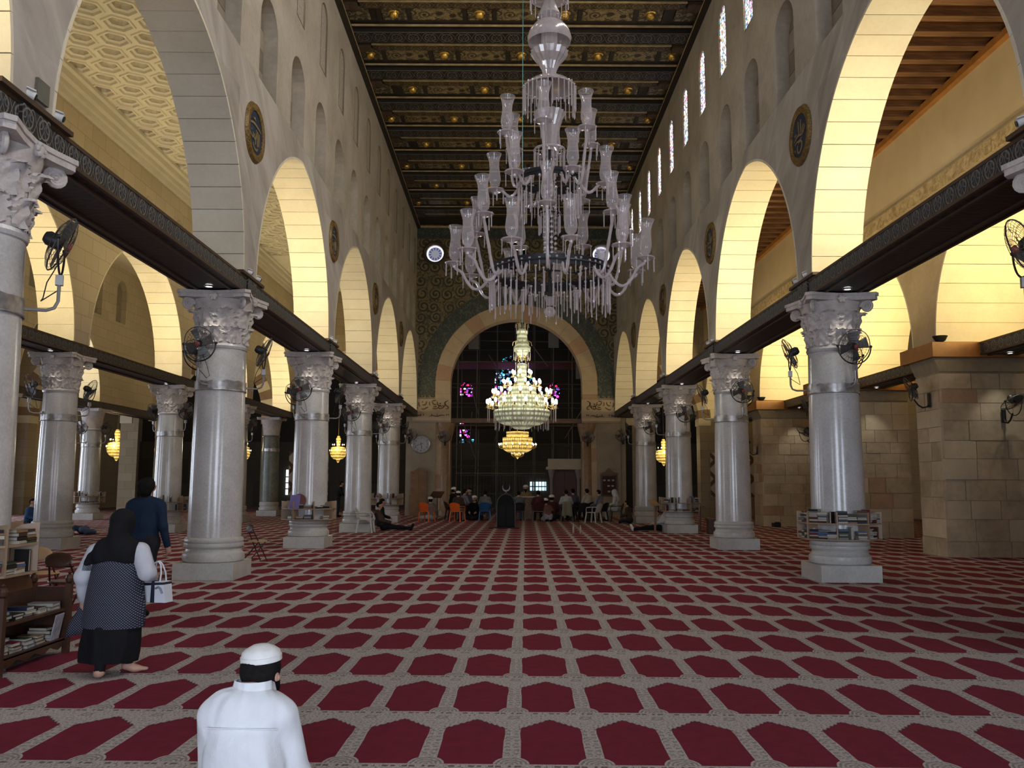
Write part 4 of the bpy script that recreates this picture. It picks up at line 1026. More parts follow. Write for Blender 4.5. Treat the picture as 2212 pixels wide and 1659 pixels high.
# ================================================================== carved inscriptions on the far wall
M_CARVE = plain('inscription_brown', (.12, .075, .04), .7)
INS_L = [([(.98, .92), (.72, .8), (.72, .45), (.95, .25), (.88, .05), (.72, .12)], .03), ([(.74, .9), (.72, .5), (.7, .3), (.5, .05), (.35, .15), (.42, .42), (.55, .4), (.5, .15)], .03), ([(.6, .55), (.62, .3), (.7, .25)], .025),
         ([(.3, .9), (.3, .55), (.4, .35), (.55, .4)], .03), ([(.28, .95), (.1, .85), (.02, .9)], .03), ([(.02, .95), (.03, .6), (.2, .45), (.28, .6)], .03), ([(.05, .3), (.2, .25), (.3, .42)], .03), ([(.04, .2), (.1, .05), (.3, .12), (.38, .2)], .03),
         ([(-.1, .9), (-.15, .5), (-.05, .4)], .025), ([(-.3, .9), (-.28, .6), (-.4, .4), (-.55, .5)], .03), ([(-.5, .9), (-.52, .6)], .025), ([(-.7, .85), (-.72, .4), (-.6, .3)], .03), ([(-.9, .9), (-.88, .5), (-.75, .4)], .03), ([(-.6, .1), (-.45, .0), (-.3, .15), (-.15, .3)], .03),
         ([(.38, .6), (.5, .55), (.45, .72)], .03), ([(-.9, .1), (-.7, .2)], .03)]
INS_L += [([(x, -.35), (x+.01, -.65)], .028) for x in (.92, .82, .3, .0, -.45, -.6)]+[([(.8, -.6), (.5, -.5), (.3, -.72), (.1, -.55), (-.2, -.7)], .03), ([(-.5, -.62), (-.75, -.55), (-.9, -.68)], .03)]
INS_R = [(([(-p[0]*.9+.05, p[1]) for p in pts]), w_) for pts, w_ in INS_L]
for sx, st in ((-1, INS_L), (1, INS_R)):
    m = MB()
    for pts, wd in st: ribbon(m, [(p[0]*.93, p[1]*.52) for p in pts], wd, .012, .0)
    m.xf(Matrix(((1, 0, 0), (0, 0, -1), (0, 1, 0))).to_4x4())
    m.build('inscription', M_CARVE, wall_far, (.33+sx*4.32, FARY-.16, 5.36))
# ================================================================== CHANDELIERS
def glass_mat(name, col, alpha, rough=.08):
    b = NB(name); v = b.coord(); nz = b.noise(v, 25, 2)
    p = b.n('ShaderNodeBsdfPrincipled'); b.link(b.ramp(nz, [(.3, tuple(c*.85 for c in col)), (.7, col)]), p.inputs['Base Color'])
    p.inputs['Roughness'].default_value = rough; p.inputs['Specular IOR Level'].default_value = .9; p.inputs['Coat Weight'].default_value = .5
    fr = b.n('ShaderNodeLayerWeight'); fr.inputs[0].default_value = .35
    b.link((X(b, fr.outputs['Facing'])*(1-alpha)*.9+alpha).s, p.inputs['Alpha'])
    b.link(p.outputs[0], b.out.inputs[0]); return b.m
M_GL = glass_mat('lilac_hurricane_glass', (.60, .51, .49), .24); M_GLF = glass_mat('fluted_stem_glass', (.56, .475, .455), .58, .2)
M_CRY = glass_mat('crystal_prism', (.58, .49, .465), .60, .15)
M_IRON = plain('chandelier_dark_metal', (.025, .025, .028), .45, .5)
CX1, CY1, CZ1 = .37, 8.0, 3.18
def zy(y):                                    # chandelier drawing height -> local height above its lowest point
    return (1.65+(1043-y)/1866.8*8.0*1.003/(1-(1043-y)/1866.8*.1142)*1.0)-CZ1
tt = {0: 6.36, 75: 6.0, 170: 5.55, 260: 5.13, 330: 4.81, 415: 4.42, 470: 4.17, 560: 3.76, 600: 3.58, 640: 3.4, 690: 3.18}
_ys = sorted(tt)
def zy(y): return float(np.interp(y, _ys, [tt[q] for q in _ys])-CZ1) if y >= 0 else 6.36-CZ1-y*.0048
def pxs(y): return float(np.interp(y, [0, 690], [.00455, .00436]))
ch1 = thing('crystal_chandelier', 'large unlit lilac glass chandelier with hurricane shades hanging in the foreground', 'chandelier', (CX1, CY1, CZ1))
def prof(pts): return [(r*pxs(y), zy(y)) for r, y in pts]
def flute(mb, pts, seg=32, amp=.05):
    s0 = len(mb.v); mb.lathe(prof(pts), seg, cap=False)
    for i in range(s0, len(mb.v)):
        x, y, z = mb.v[i]; f = 1+amp*(1 if i % 2 else -1); mb.v[i] = (x*f, y*f, z)
def part(name, fn, m, smooth=True): 
    b = MB(); fn(b); return b.build(name, m, ch1, smooth=smooth)
part('umbrella_bowl', lambda b: b.lathe(prof([(10, 40), (20, 46), (32, 53), (43, 66), (48, 82), (46, 92)]), 36, cap=False), M_GLF)
part('stem_tube', lambda b: flute(b, [(16, 58), (17, 80), (16, 108), (11, 112)]), M_GLF, False)
part('trumpet_vase', lambda b: flute(b, [(40, 112), (34, 124), (22, 138), (15, 152), (13, 172)]), M_GLF, False)
part('prism_canopy', lambda b: b.lathe(prof([(8, 166), (26, 171), (44, 178), (56, 188), (56, 192)]), 36, cap=False), M_GLF)
part('lower_vase', lambda b: flute(b, [(34, 244), (28, 256), (20, 274), (16, 300), (14, 322), (18, 330)]), M_GLF, False)
part('upper_crown', lambda b: b.lathe(prof([(14, -16), (30, -14), (42, -8), (42, -4)]), 30, cap=False), M_GLF)
part('stem_knob', lambda b: b.lathe(prof([(6, -5), (14, 4), (20, 22), (26, 34), (14, 42), (6, 46)]), 18, cap=False), M_GLF)
part('centre_rod', lambda b: b.tube([(0, 0, zy(-40)), (0, 0, zy(640))], .014, 8), M_IRON)
part('bottom_ball', lambda b: (b.ball((0, 0, zy(674)), (.055, .055, .052), 18, 12), b.lathe(prof([(4, 640), (12, 642), (9, 650), (6, 660)]), 14, cap=False)), M_GL)
part('suspension_chain', lambda b: b.tube([(0, 0, zy(-30)), (0, 0, 15.09-CZ1)], .02, 6), M_IRON)
def band(b, R, z0, z1): b.lathe([(R, z0), (R, z1), (R-.012, z1), (R-.012, z0), (R, z0)], 56, cap=False)
part('lower_ring', lambda b: (band(b, .572, zy(601), zy(581)), b.ring((0, 0, zy(592)), .574, .012, 56, 6), b.ring((0, 0, zy(601)), .30, .008, 40, 5), [b.bar((.30*math.cos(a), .30*math.sin(a), zy(601)), (.57*math.cos(a), .57*math.sin(a), zy(601)), .014) for a in [PI/4*i for i in range(8)]]), M_IRON)
part('middle_ring', lambda b: (band(b, .305, zy(398), zy(384)), b.ring((0, 0, zy(391)), .307, .009, 44, 6), [b.bar((0, 0, zy(398)), (.3*math.cos(a), .3*math.sin(a), zy(398)), .012) for a in [PI/3*i for i in range(6)]]), M_IRON)
part('small_ring', lambda b: b.ring((0, 0, zy(464)), .10, .008, 26, 6), M_IRON)
part('upper_small_ring', lambda b: b.ring((0, 0, zy(326)), .145, .012, 30, 6), M_CRY)
def prism_mesh(L, w):
    m = MB(); m.add([(w, 0, 0), (0, w*.7, 0), (-w, 0, 0), (0, -w*.7, 0), (w, 0, -L*.92), (0, w*.7, -L*.92), (-w, 0, -L*.92), (0, -w*.7, -L*.92), (0, 0, -L)],
                    [(0, 1, 5, 4), (1, 2, 6, 5), (2, 3, 7, 6), (3, 0, 4, 7), (0, 3, 2, 1), (4, 5, 8), (5, 6, 8), (6, 7, 8), (7, 4, 8)])
    m.ball((0, 0, .014), .013, 6, 4); return m.mesh('prism', M_CRY)
pL, pM, pS = prism_mesh(.29, .0085), prism_mesh(.20, .0075), prism_mesh(.12, .0065)
cr_ = random.Random(11)
def prism_ring(R, z, n, me, jit=.02, drop=.0):
    for i in range(n):
        a = 2*PI*(i+cr_.uniform(-.2, .2))/n
        inst('prism', me, ch1, (R*math.cos(a), R*math.sin(a), z-cr_.uniform(0, drop)), (0, 0, a+cr_.uniform(-.3, .3)), (1, 1, cr_.uniform(.85, 1.1)))
prism_ring(.575, zy(590), 46, pS, drop=.01); prism_ring(.565, zy(604), 44, pL, drop=.05); prism_ring(.42, zy(612), 26, pM, drop=.08); prism_ring(.26, zy(626), 16, pM, drop=.04)
prism_ring(.253, zy(190), 30, prism_mesh(.26, .009), drop=.02); prism_ring(.145, zy(328), 18, pM, drop=.03); prism_ring(.30, zy(398), 26, pL, drop=.05); prism_ring(.27, zy(425), 14, pM, drop=.05)
prism_ring(.10, zy(466), 12, pM); prism_ring(.185, zy(-5), 16, pS, drop=.02); prism_ring(.11, zy(40), 8, pS)
for i in range(5):                            # crystal bead strands round the rod
    a = 2*PI*i/5; m = MB()
    for j in range(14): m.ball((.055*math.cos(a), .055*math.sin(a), zy(405)-j*(zy(405)-zy(560))/14), .017, 6, 5)
    m.build('bead_strand', M_CRY, ch1, smooth=True)
sh_prof = [(.018, 0), (.042, .022), (.053, .07), (.05, .12), (.043, .18), (.044, .225), (.054, .27), (.068, .305)]
sm = MB(); sm.lathe(sh_prof, 20, cap=False); shade_me = sm.mesh('hurricane_shade', M_GL, 60)
cu = MB(); cu.lathe([(.015, -.07), (.02, -.05), (.05, -.035), (.085, -.03), (.09, -.02), (.03, -.005), (.018, 0)], 16); cup_me = cu.mesh('drip_cup', M_CRY, True)
def arm_mesh(r0, r1, dz, dip):
    m = MB(); pts = []
    for i in range(15):
        t = i/14; x = r0+(r1-r0)*t; z = -dip*math.sin(PI*min(1, t*1.25))*(1 if t < .8 else 1)+dz*max(0, (t-.55)/.45)**1.4
        if t > .93: x = r1
        pts.append((x, 0, z))
    m.tube(pts, [.013+.003*(i % 2) for i in range(15)], 8); return m.mesh('glass_arm', M_CRY, True), pts[-1]
def tier(n, a0, r0, zr, R, zc, dip):
    me, end = arm_mesh(r0, R, zc-.07-zr, dip)
    for i in range(n):
        a = a0+2*PI*i/n; ar_ = inst('glass_arm', me, ch1, (0, 0, zr), (0, 0, a)); lz = zc-zr
        inst('drip_cup', cup_me, ar_, (R, 0, lz)); inst('hurricane_shade', shade_me, ar_, (R, 0, lz), (cr_.uniform(-.05, .05), cr_.uniform(-.06, .06), 0), 1.1)
        for q in range(4):
            b = PI/2*q+.4; inst('prism', pS, ar_, (R+.082*math.cos(b), .082*math.sin(b), lz-.04))
tier(6, .35, .28, zy(392), .44, zy(296), .10); tier(6, .88, .28, zy(395), .53, zy(400), .12)
tier(7, .15, .50, zy(588), .74, zy(488), .10); tier(11, .30, .55, zy(595), .90, zy(565), .14)

# ---- lit crystal chandeliers
def beaded(name, col, est, freq=55):
    b = NB(name); v = b.coord(); x, y, z = b.xyz(v)
    ang = b.math('ARCTAN2', y, x); st = ((z*freq).sin()*.5+.5)*((ang*40).sin()*.35+.65); nz = b.noise(v, 9, 3)
    k = st*.7+nz*.6
    c = b.ramp(k, [(.2, tuple(q*.35 for q in col)), (.9, col)])
    return b.bsdf(c, .2, 0, .8, bump=st, bstr=.4, emit=c, estr=k*est)
M_BEAD = beaded('lit_crystal_beads', (.80, .82, .52), .55); M_BEADG = beaded('lit_amber_crystal', (1.0, .66, .16), 1.6, 40)
M_BULB = emitm('bulb_white', (1, .97, .82), 9.0); M_BULBW = emitm('bulb_warm', (1, .88, .58), 9.0)
M_BRASS = plain('brass', (.55, .40, .15), .3, .9)
def lit_chandelier(label, loc, s, drums, bulbs, crys, bulbm, top, group=None, pend=True, rope=None):
    t = thing('crystal_chandelier', label, 'chandelier', loc, 0, group)
    for nm, pf in drums:
        m = MB(); m.lathe([(r*s, z*s) for r, z in pf], 36); m.build(nm, crys, t, smooth=30)
    bm_ = MB(); bm_.ball((0, 0, .035), (.026, .026, .045), 8, 6); bme = bm_.mesh('bulb', bulbm, True)
    km = MB(); km.lathe([(.045, -.075), (.02, -.06), (.012, 0)], 8); kme = km.mesh('candle', M_BRASS, True)
    for R, z, n, sc_ in bulbs:
        for i in range(n):
            a = 2*PI*(i+.3)/n; c = inst('candle', kme, t, (R*s*math.cos(a), R*s*math.sin(a), z*s), None, s*sc_)
            inst('bulb', bme, c)
        ar_ = MB()
        for i in range(n):
            a = 2*PI*(i+.3)/n; ar_.tube([((R-14)*s*math.cos(a), (R-14)*s*math.sin(a), (z-3)*s), ((R-6)*s*math.cos(a), (R-6)*s*math.sin(a), (z-8)*s), (R*s*math.cos(a), R*s*math.sin(a), (z-5)*s)], .007*s*80, 5)
        ar_.build('arm_tier', M_BRASS, t, smooth=True)
    m = MB(); m.tube([(0, 0, 0), (0, 0, top)], .012, 6); m.build('suspension_rod', rope or M_BRASS, t)
    return t
# main lit chandelier: local units = photo pixels at its distance (11.95 mm)
s2 = .01195; b2z = 3.02
def d2(pts): return [(r, (928-y)) for r, y in pts]
tw = [('neck', d2([(9, 737), (12, 735), (11, 722), (12, 712), (8, 708)])), ('upper_bowl', d2([(2, 770), (9, 768), (13, 760), (18, 756), (19, 748), (13, 742), (14, 737), (9, 736)])), ('stem_drum', d2([(3, 836), (11, 835), (10, 815), (10, 795), (12, 786), (6, 784)])),
      ('top_drum', d2([(10, 856), (31, 855), (31, 838), (29, 835), (8, 834)])), ('wide_drum', d2([(30, 886), (50, 885), (50, 858), (47, 855), (20, 854)])),
      ('great_bowl', d2([(20, 918), (40, 917), (52, 911), (59, 901), (62, 890), (60, 886), (30, 885)])), ('lower_bowl', d2([(2, 928), (16, 926), (26, 920), (29, 913), (20, 911)]))]
for nm, pf in tw: pf.sort(key=lambda q: q[1])
ropem = plain('blue_rope', (.10, .28, .30), .6)
ch2 = lit_chandelier('tall lit crystal chandelier glowing white green in the middle of the nave', (.31, 22.3, b2z), s2, tw,
    [(75, 56, 20, 125), (63, 79, 18, 120), (40, 101, 12, 115), (21, 122, 6, 110)], M_BEAD, M_BULB, 15.09-b2z, rope=ropem)
for R, y0, n in ((18, 758, 8), (12, 700, 6), (74, 884, 20), (58, 902, 22), (14, 784, 6)):
    for i in range(n):
        a = 2*PI*(i+.1)/n; inst('prism', pL if R > 50 else pM, ch2, (R*s2*math.cos(a), R*s2*math.sin(a), (928-y0)*s2), None, 1.15)
cr2 = MB()
for R, y0, n in ((14, 702, 6), (20, 742, 8), (15, 775, 6)):
    for i in range(n):
        a = 2*PI*i/n; c, s_ = math.cos(a), math.sin(a); z = (928-y0)*s2
        cr2.tube([(4*s2*c, 4*s2*s_, z-.02), (R*.7*s2*c, R*.7*s2*s_, z+.1), (R*s2*c, R*s2*s_, z+.06), (R*1.05*s2*c, R*1.05*s2*s_, z-.03)], .010, 5)
cr2.build('crown_arms', M_BRASS, ch2, smooth=True)
for z, pw in ((4.3, 60), (3.75, 70)): point('chandelier_light', (.31, 22.3-.0, z+.9), pw, (1, .97, .82), .5)
# golden chandelier behind it
s3 = .0198
def d3(pts): return sorted([(r, (992-y)) for r, y in pts], key=lambda q: q[1])
gd = [('top_drum', d3([(16, 944), (24, 943), (24, 934), (12, 933)])), ('wide_drum', d3([(20, 958), (32, 957), (32, 946), (20, 944)])), ('great_bowl', d3([(6, 980), (20, 978), (30, 972), (33, 962), (32, 957), (10, 956)])), ('finial', d3([(.5, 992), (3, 988), (8, 983), (9, 979), (3, 976)]))]
ch3 = lit_chandelier('glowing golden chandelier far down the nave under the great arch', (.33, 36.7, 2.66), s3, gd, [(40, 30, 16, 50), (30, 42, 12, 50), (20, 52, 10, 50), (13, 12, 8, 45)], M_BEADG, M_BULBW, 15.09-2.66)
point('chandelier_light', (.33, 36.7, 5.0), 30, (1, .8, .42), .5)
# smaller golden chandeliers in the transept and aisles
gs = [('stem_drum', [(2, 40), (4, 40), (6, 58), (3, 66)]), ('wide_drum', [(12, 26), (19, 27), (18, 37), (9, 40)]), ('great_bowl', [(3, 8), (12, 10), (18, 17), (20, 26), (10, 27)]), ('finial', [(.5, 0), (3, 3), (5, 8), (2, 10)])]
for lb, x, y, z, s_ in (('small golden lit chandelier hanging behind the left aisle, beside the folding chair column', -14.6, 47.0, 2.55, .026), ('golden lit chandelier half hidden by the man in blue, far left', -21.3, 47.0, 2.75, .026),
                     ('golden lit chandelier sliver left of the clock column', -9.3, 47.0, 2.7, .022), ('small golden lit chandelier peeping out beside the third right column', 8.35, 47.0, 2.6, .022)):
    lit_chandelier(lb, (x, y, z), s_, gs, [(21, 30, 10, 30), (14, 44, 8, 30)], M_BEADG, M_BULBW, 11.0-z if abs(x) > 7 else 12, 'small golden chandeliers in the transept')
    point('chandelier_light', (x, y-.9, z+1.0), 70, (1, .8, .45), .3)
# ================================================================== PEOPLE (continuous bodies from blended tapered limbs)
def surface(prims, cell, k=.035, pad=.05):
    """prims: dict(a, b, ra, rb, m, s=(sx,sy,sz)) tapered limbs -> one closed surface; returns verts, quads, material per quad"""
    lo = np.min([np.minimum(p['a'], p['b'])-max(p['ra'], p['rb'])*1.15 for p in prims], 0)-pad
    hi = np.max([np.maximum(p['a'], p['b'])+max(p['ra'], p['rb'])*1.15 for p in prims], 0)+pad
    n = np.ceil((hi-lo)/cell).astype(int)+1
    F = np.full(n, 1.0, np.float32)
    def dist(p, P):
        a, b = np.array(p['a'], float), np.array(p['b'], float); s = np.array(p.get('s', (1, 1, 1)), float)
        c = (a+b)/2; a2, b2 = (a-c)/s, (b-c)/s; Q = (P-c)/s; d = b2-a2; L = max(float(d@d), 1e-9)
        t = np.clip(((Q-a2)@d)/L, 0, 1)
        if p.get('pt') is not None: tt = t
        r = p['ra']+(p['rb']-p['ra'])*t
        return (np.linalg.norm(Q-a2-t[..., None]*d, axis=-1)-r)*float(min(s.min(), 1))
    for p in prims:
        R = max(p['ra'], p['rb'])*1.1+.09
        i0 = np.clip(np.floor((np.minimum(p['a'], p['b'])-R*np.maximum(1, np.array(p.get('s', (1, 1, 1))))-lo)/cell).astype(int), 0, n); i1 = np.clip(np.ceil((np.maximum(p['a'], p['b'])+R*np.maximum(1, np.array(p.get('s', (1, 1, 1))))-lo)/cell).astype(int)+1, 0, n)
        g = np.stack(np.meshgrid(*[lo[j]+cell*np.arange(i0[j], i1[j]) for j in range(3)], indexing='ij'), -1)
        d = dist(p, g).astype(np.float32); sl = tuple(slice(i0[j], i1[j]) for j in range(3)); f = F[sl]
        kk = p.get('k', k); h = np.clip(.5+.5*(f-d)/kk, 0, 1); F[sl] = f*(1-h)+d*h-kk*h*(1-h)
    ins = F < 0
    corners = [(i, j, l) for i in (0, 1) for j in (0, 1) for l in (0, 1)]
    def sub(A, c): return A[c[0]:A.shape[0]-1+c[0], c[1]:A.shape[1]-1+c[1], c[2]:A.shape[2]-1+c[2]]
    cnt = sum(sub(ins, c).astype(int) for c in corners); act = (cnt > 0) & (cnt < 8)
    acc = np.zeros(act.shape+(3,)); num = np.zeros(act.shape)
    for c0 in corners:
        for ax in range(3):
            if c0[ax]: continue
            c1 = list(c0); c1[ax] = 1; f0, f1 = sub(F, c0), sub(F, c1); x = (f0 < 0) != (f1 < 0)
            t = np.where(x, f0/np.where(x, f0-f1, 1), 0)
            for j in range(3): acc[..., j] += np.where(x, c0[j]+(t if j == ax else 0), 0)
            num += x
    idx = -np.ones(act.shape, int); idx[act] = np.arange(act.sum())
    ijk = np.argwhere(act); V = lo+cell*(ijk+acc[act]/num[act][:, None]); quads = []
    for ax in range(3):
        o1, o2 = [(1, 2), (2, 0), (0, 1)][ax]
        s0 = [slice(1, -1)]*3; s0[ax] = slice(0, -1); s1 = [slice(1, -1)]*3; s1[ax] = slice(1, None)
        A, B = ins[tuple(s0)], ins[tuple(s1)]; e = np.argwhere(A != B); base = e+1; base[:, ax] -= 1
        def cellidx(d1, d2):
            q = base.copy(); q[:, o1] += d1; q[:, o2] += d2; return idx[q[:, 0], q[:, 1], q[:, 2]]
        Q = np.stack([cellidx(-1, -1), cellidx(0, -1), cellidx(0, 0), cellidx(-1, 0)], 1)
        fl = A[tuple(e.T)]; Q[~fl] = Q[~fl][:, ::-1]; quads.append(Q)
    Q = np.concatenate(quads); C = V[Q].mean(1)
    D = np.stack([dist(p, C) - p.get('w', 0) for p in prims], 1); mi = np.array([p['m'] for p in prims])[D.argmin(1)]
    return V, Q, mi
def L_(a, b, ra, rb=None, m=0, s=(1, 1, 1), k=None, w=0):
    d = dict(a=np.array(a, float), b=np.array(b, float), ra=ra, rb=ra if rb is None else rb, m=m, s=s, w=w)
    if k: d['k'] = k
    return d
def sdf_obj(name, prims, mats, cell, parent=None, k=.035, loc=(0, 0, 0), rz=0.0, sm=1):
    V, Q, mi = surface(prims, cell, k)
    me = bpy.data.meshes.new(name); me.from_pydata(V.tolist(), [], Q.tolist())
    for m in mats: me.materials.append(m)
    me.polygons.foreach_set('material_index', mi.astype(np.int32)); me.polygons.foreach_set('use_smooth', [True]*len(Q)); me.update()
    return inst(name, me, parent, loc, (0, 0, rz))
def cloth(name, col, rough=.85, pat=None):
    if name in MATS: return MATS[name]
    b = NB(name); v = b.coord(); n1 = b.noise(v, 5, 4, .6, 1.0); n2 = b.noise(v, 160, 2)
    c = b.ramp(n1, [(.3, tuple(q*.86 for q in col)), (.7, col)])
    fold = b.noise(b.mapping(v, (1, 1, .4)), 4.5, 1.5, .5, 1.0)
    MATS[name] = b.bsdf(c, rough, 0, .2, bump=fold*.9+n2*.02, bstr=.8, bdist=.08); return MATS[name]
M_SKIN = plain('skin', (.45, .26, .19), .55, var=.08); M_HAIR = plain('dark_hair', (.008, .0065, .006), .85, spec=.15, var=.4, scale=40)
M_SHIRTW = cloth('white_shirt', (.70, .72, .75)); M_CAPW = plain('white_cap', (.68, .68, .66), .9, spec=.15, var=.05, scale=30); M_BLK = cloth('black_cloth', (.008, .008, .010))
M_DKT = cloth('dark_trousers', (.022, .022, .028)); M_NAVY = cloth('navy_shirt', (.013, .026, .055)); M_WSLV = cloth('white_sleeve', (.55, .56, .62))

def hand(prims, wrist, d, up, s, m, curl=.5, side=1, mk=.006):
    """palm with five bent fingers; d = direction of the hand, up = back of the hand"""
    wv = Vector(wrist); d = Vector(d).normalized(); up = Vector(up); up = (up-d*up.dot(d)).normalized(); lat = d.cross(up)*side
    pc = wv+d*.05*s; prims.append(L_(wv, wv+d*.02*s, .027*s, .028*s, m, k=.02))
    prims.append(L_(wv+d*.02*s, wv+d*.075*s, .034*s, .036*s, m, (1, 1, 1), k=.012))
    for i, (o, ln) in enumerate(((-.030, .062), (-.010, .072), (.011, .068), (.030, .052))):
        b0 = wv+d*.085*s+lat*o*s; a1 = curl*.6; d1 = d*math.cos(a1)-up*math.sin(a1); b1 = b0+d1*ln*.5*s
        d2_ = d*math.cos(curl*1.5)-up*math.sin(curl*1.5); b2 = b1+d2_*ln*.5*s
        prims.append(L_(b0, b1, .0095*s, .0088*s, m, k=mk)); prims.append(L_(b1, b2, .0088*s, .0075*s, m, k=mk))
    t0 = wv+d*.035*s-lat*.03*s; t1 = t0+(d*.7-lat*.6-up*.3)*.042*s; t2 = t1+(d*.9-lat*.1-up*.3)*.03*s
    prims.append(L_(t0, t1, .013*s, .011*s, m, k=mk)); prims.append(L_(t1, t2, .011*s, .009*s, m, k=mk))
def head(prims, c, fwd, r, mskin, mhair, face=True, k=.012, hair=True):
    """skull, jaw, nose, ears, brows; fwd = facing direction"""
    c = Vector(c); f = Vector(fwd).normalized(); u = Vector((0, 0, 1)); u = (u-f*u.dot(f)).normalized(); s = f.cross(u)
    prims.append(L_(c-f*r*.12+u*r*.12, c+f*r*.1+u*r*.1, r*.93, r*.88, mskin, k=k)); prims.append(L_(c+f*r*.35-u*r*.25, c+f*r*.45-u*r*.75, r*.62, r*.42, mskin, k=.02))
    if hair == 'low': prims.append(L_(c-f*r*.22-u*r*.12, c-f*r*.18+u*r*.05, r*.88, r*.88, mhair, k=k, w=.006))
    elif hair: prims.append(L_(c-f*r*.28+u*r*.22, c-f*r*.1+u*r*.45, r*.92, r*.82, mhair, k=k, w=.006))
    for sg in (-1, 1):
        prims.append(L_(c+s*sg*r*.93-f*r*.05+u*r*.08, c+s*sg*r*.90-u*r*.28, r*.19, r*.13, mskin, (1, 1, 1), k=.006))
        if False: prims.append(L_(c+s*sg*r*1.16-f*r*.06+u*r*.06, c+s*sg*r*1.08+f*r*.02-u*r*.34, r*.20, r*.13, mskin, (1, 1, 1), k=.004))
        if face: prims.append(L_(c+f*r*.86+s*sg*r*.35+u*r*.12, c+f*r*.86+s*sg*r*.30+u*r*.12, r*.12, r*.12, mhair, k=.006))
    if face:
        prims.append(L_(c+f*r*.95+u*r*.05, c+f*r*1.1-u*r*.22, r*.10, r*.16, mskin, k=.008)); prims.append(L_(c+f*r*.93+s*r*.2-u*r*.52, c+f*r*.93-s*r*.2-u*r*.52, r*.07, r*.07, mhair, k=.004))
def person(name_label, loc, rz): return thing('person', name_label, 'person', loc, rz)
def cap_obj(parent, c, f, r, m, h=.75):
    b = MB(); b.lathe([(r*.96, 0), (r*1.0, r*.02), (r*1.0, r*.26), (r*.955, r*.28), (r*.91, r*h*.85), (r*.72, r*(h+.06)), (r*.40, r*(h+.22)), (r*.02, r*(h+.27))], 28)
    q = Vector((0, 0, 1)).rotation_difference(Vector(f)); return b.build('skullcap', m, parent, c, q.to_euler(), 50)

# ---- kneeling man in the foreground (seen from behind)
km = person('man in a white shirt and white skullcap kneeling on the carpet, back to the camera', (-1.085, 3.70, 0), 0)
pr_ = []
SK, SH, TR, HR = 0, 1, 2, 3
pr_ += [L_((-.08, 0, .27), (.08, 0, .27), .155, .155, TR, (1, .95, 1)), L_((0, .0, .30), (0, .015, .52), .150, .152, SH, (1.0, .85, 1), .05), L_((0, .015, .50), (0, .035, .66), .152, .15, SH, (1.04, .82, 1), .06)]
pr_ += [L_((-.10, .03, .725), (.105, .03, .715), .074, .074, SH, (1, .95, 1), .07), L_((0, .05, .70), (.008, .068, .765), .075, .060, SH, (1, 1, 1), .05)]
for sg in (-1, 1):
    sx = .148*sg; pr_ += [L_((sx, .035, .70), (.185*sg+.02, .10, .43), .066, .054, SH, k=.025), L_((.185*sg+.02, .10, .43), (.16*sg, .33, .335), .056, .040, SH, k=.03)]
    hand(pr_, (.16*sg, .34, .33), (-.3*sg, 1, -.15), (0, .2, 1), 1.0, SK, .35, sg)
    pr_ += [L_((.09*sg, .02, .24), (.13*sg, .43, .10), .105, .075, TR), L_((.13*sg, .43, .08), (.10*sg, -.10, .075), .068, .055, TR), L_((.10*sg, -.12, .06), (.10*sg, -.26, .045), .045, .035, SK, (1, 1, .8))]
km.scale = (.98, .98, .98)
hf = (.42, .78, -.46); hc = (.030, .118, .874)
pr_ += [L_((.01, .066, .77), (.026, .088, .86), .062, .056, SK, k=.015)]
head(pr_, hc, hf, .080, SK, HR, hair=False)
pr_ += [L_((.065, .175, .825), (.065, .215, .775), .030, .022, HR, k=.015)]     # beard
hp = [L_((hc[0]-.008, hc[1]-.024, hc[2]+.012), (hc[0]+.006, hc[1]-.020, hc[2]+.012), .078, .078, 0, (1.02, 1, 1), .02), L_((hc[0]-.022, hc[1]-.040, hc[2]-.022), (hc[0]+.016, hc[1]-.038, hc[2]-.022), .050, .050, 0, (1, 1, .9), .03), L_((hc[0]-.004, hc[1]-.052, hc[2]-.045), (hc[0]+.01, hc[1]-.05, hc[2]-.045), .030, .030, 0, k=.02)]
sdf_obj('hair', hp, [M_HAIR], .007, km, .02)
hv = Vector(hf).normalized(); hside = hv.cross(Vector((0, 0, 1))).normalized()
for sg in (-1, 1):
    e_ = MB(); e_.ball((0, 0, 0), (.011, .021, .033), 14, 10); e_.ball((.006*sg, .004, -.018), (.009, .012, .014), 10, 8)
    e_.build('ear', M_SKIN, km, (hc[0]+hside.x*sg*.086-.004, hc[1]+hside.y*sg*.086, hc[2]-.012), (.15, -.12*sg, math.atan2(hside.y, hside.x)+.35*sg), smooth=True)
body = sdf_obj('body', pr_, [M_SKIN, M_SHIRTW, M_DKT, M_HAIR], .0085, km)
cap_obj(km, (hc[0]-.002, hc[1]-.010, hc[2]+.036), (-.06, -.04, 1), .0885, M_CAPW, .56)
co = MB()                                                # shirt collar band
vs = []
for i in range(25):
    a = -PI*.95+PI*1.9*i/24-PI/2; r = .078
    for dz, dr in ((-.012, .016), (.036, .004), (.032, -.004)): vs.append((.012+(r+dr)*math.cos(a), .068+(r+dr)*.95*math.sin(a), .806+dz))
co.add(vs, [(3*i+j, 3*i+j+1, 3*i+j+4, 3*i+j+3) for i in range(24) for j in (0, 1)]); co.build('collar', M_SHIRTW, km, smooth=True)
yk_ = MB(); yk_.tube([(-.14, -.065, .672), (-.08, -.092, .678), (0, -.098, .68), (.08, -.092, .676), (.15, -.06, .668)], .0028, 5); yk_.build('yoke_seam', M_SHIRTW, km, smooth=True)

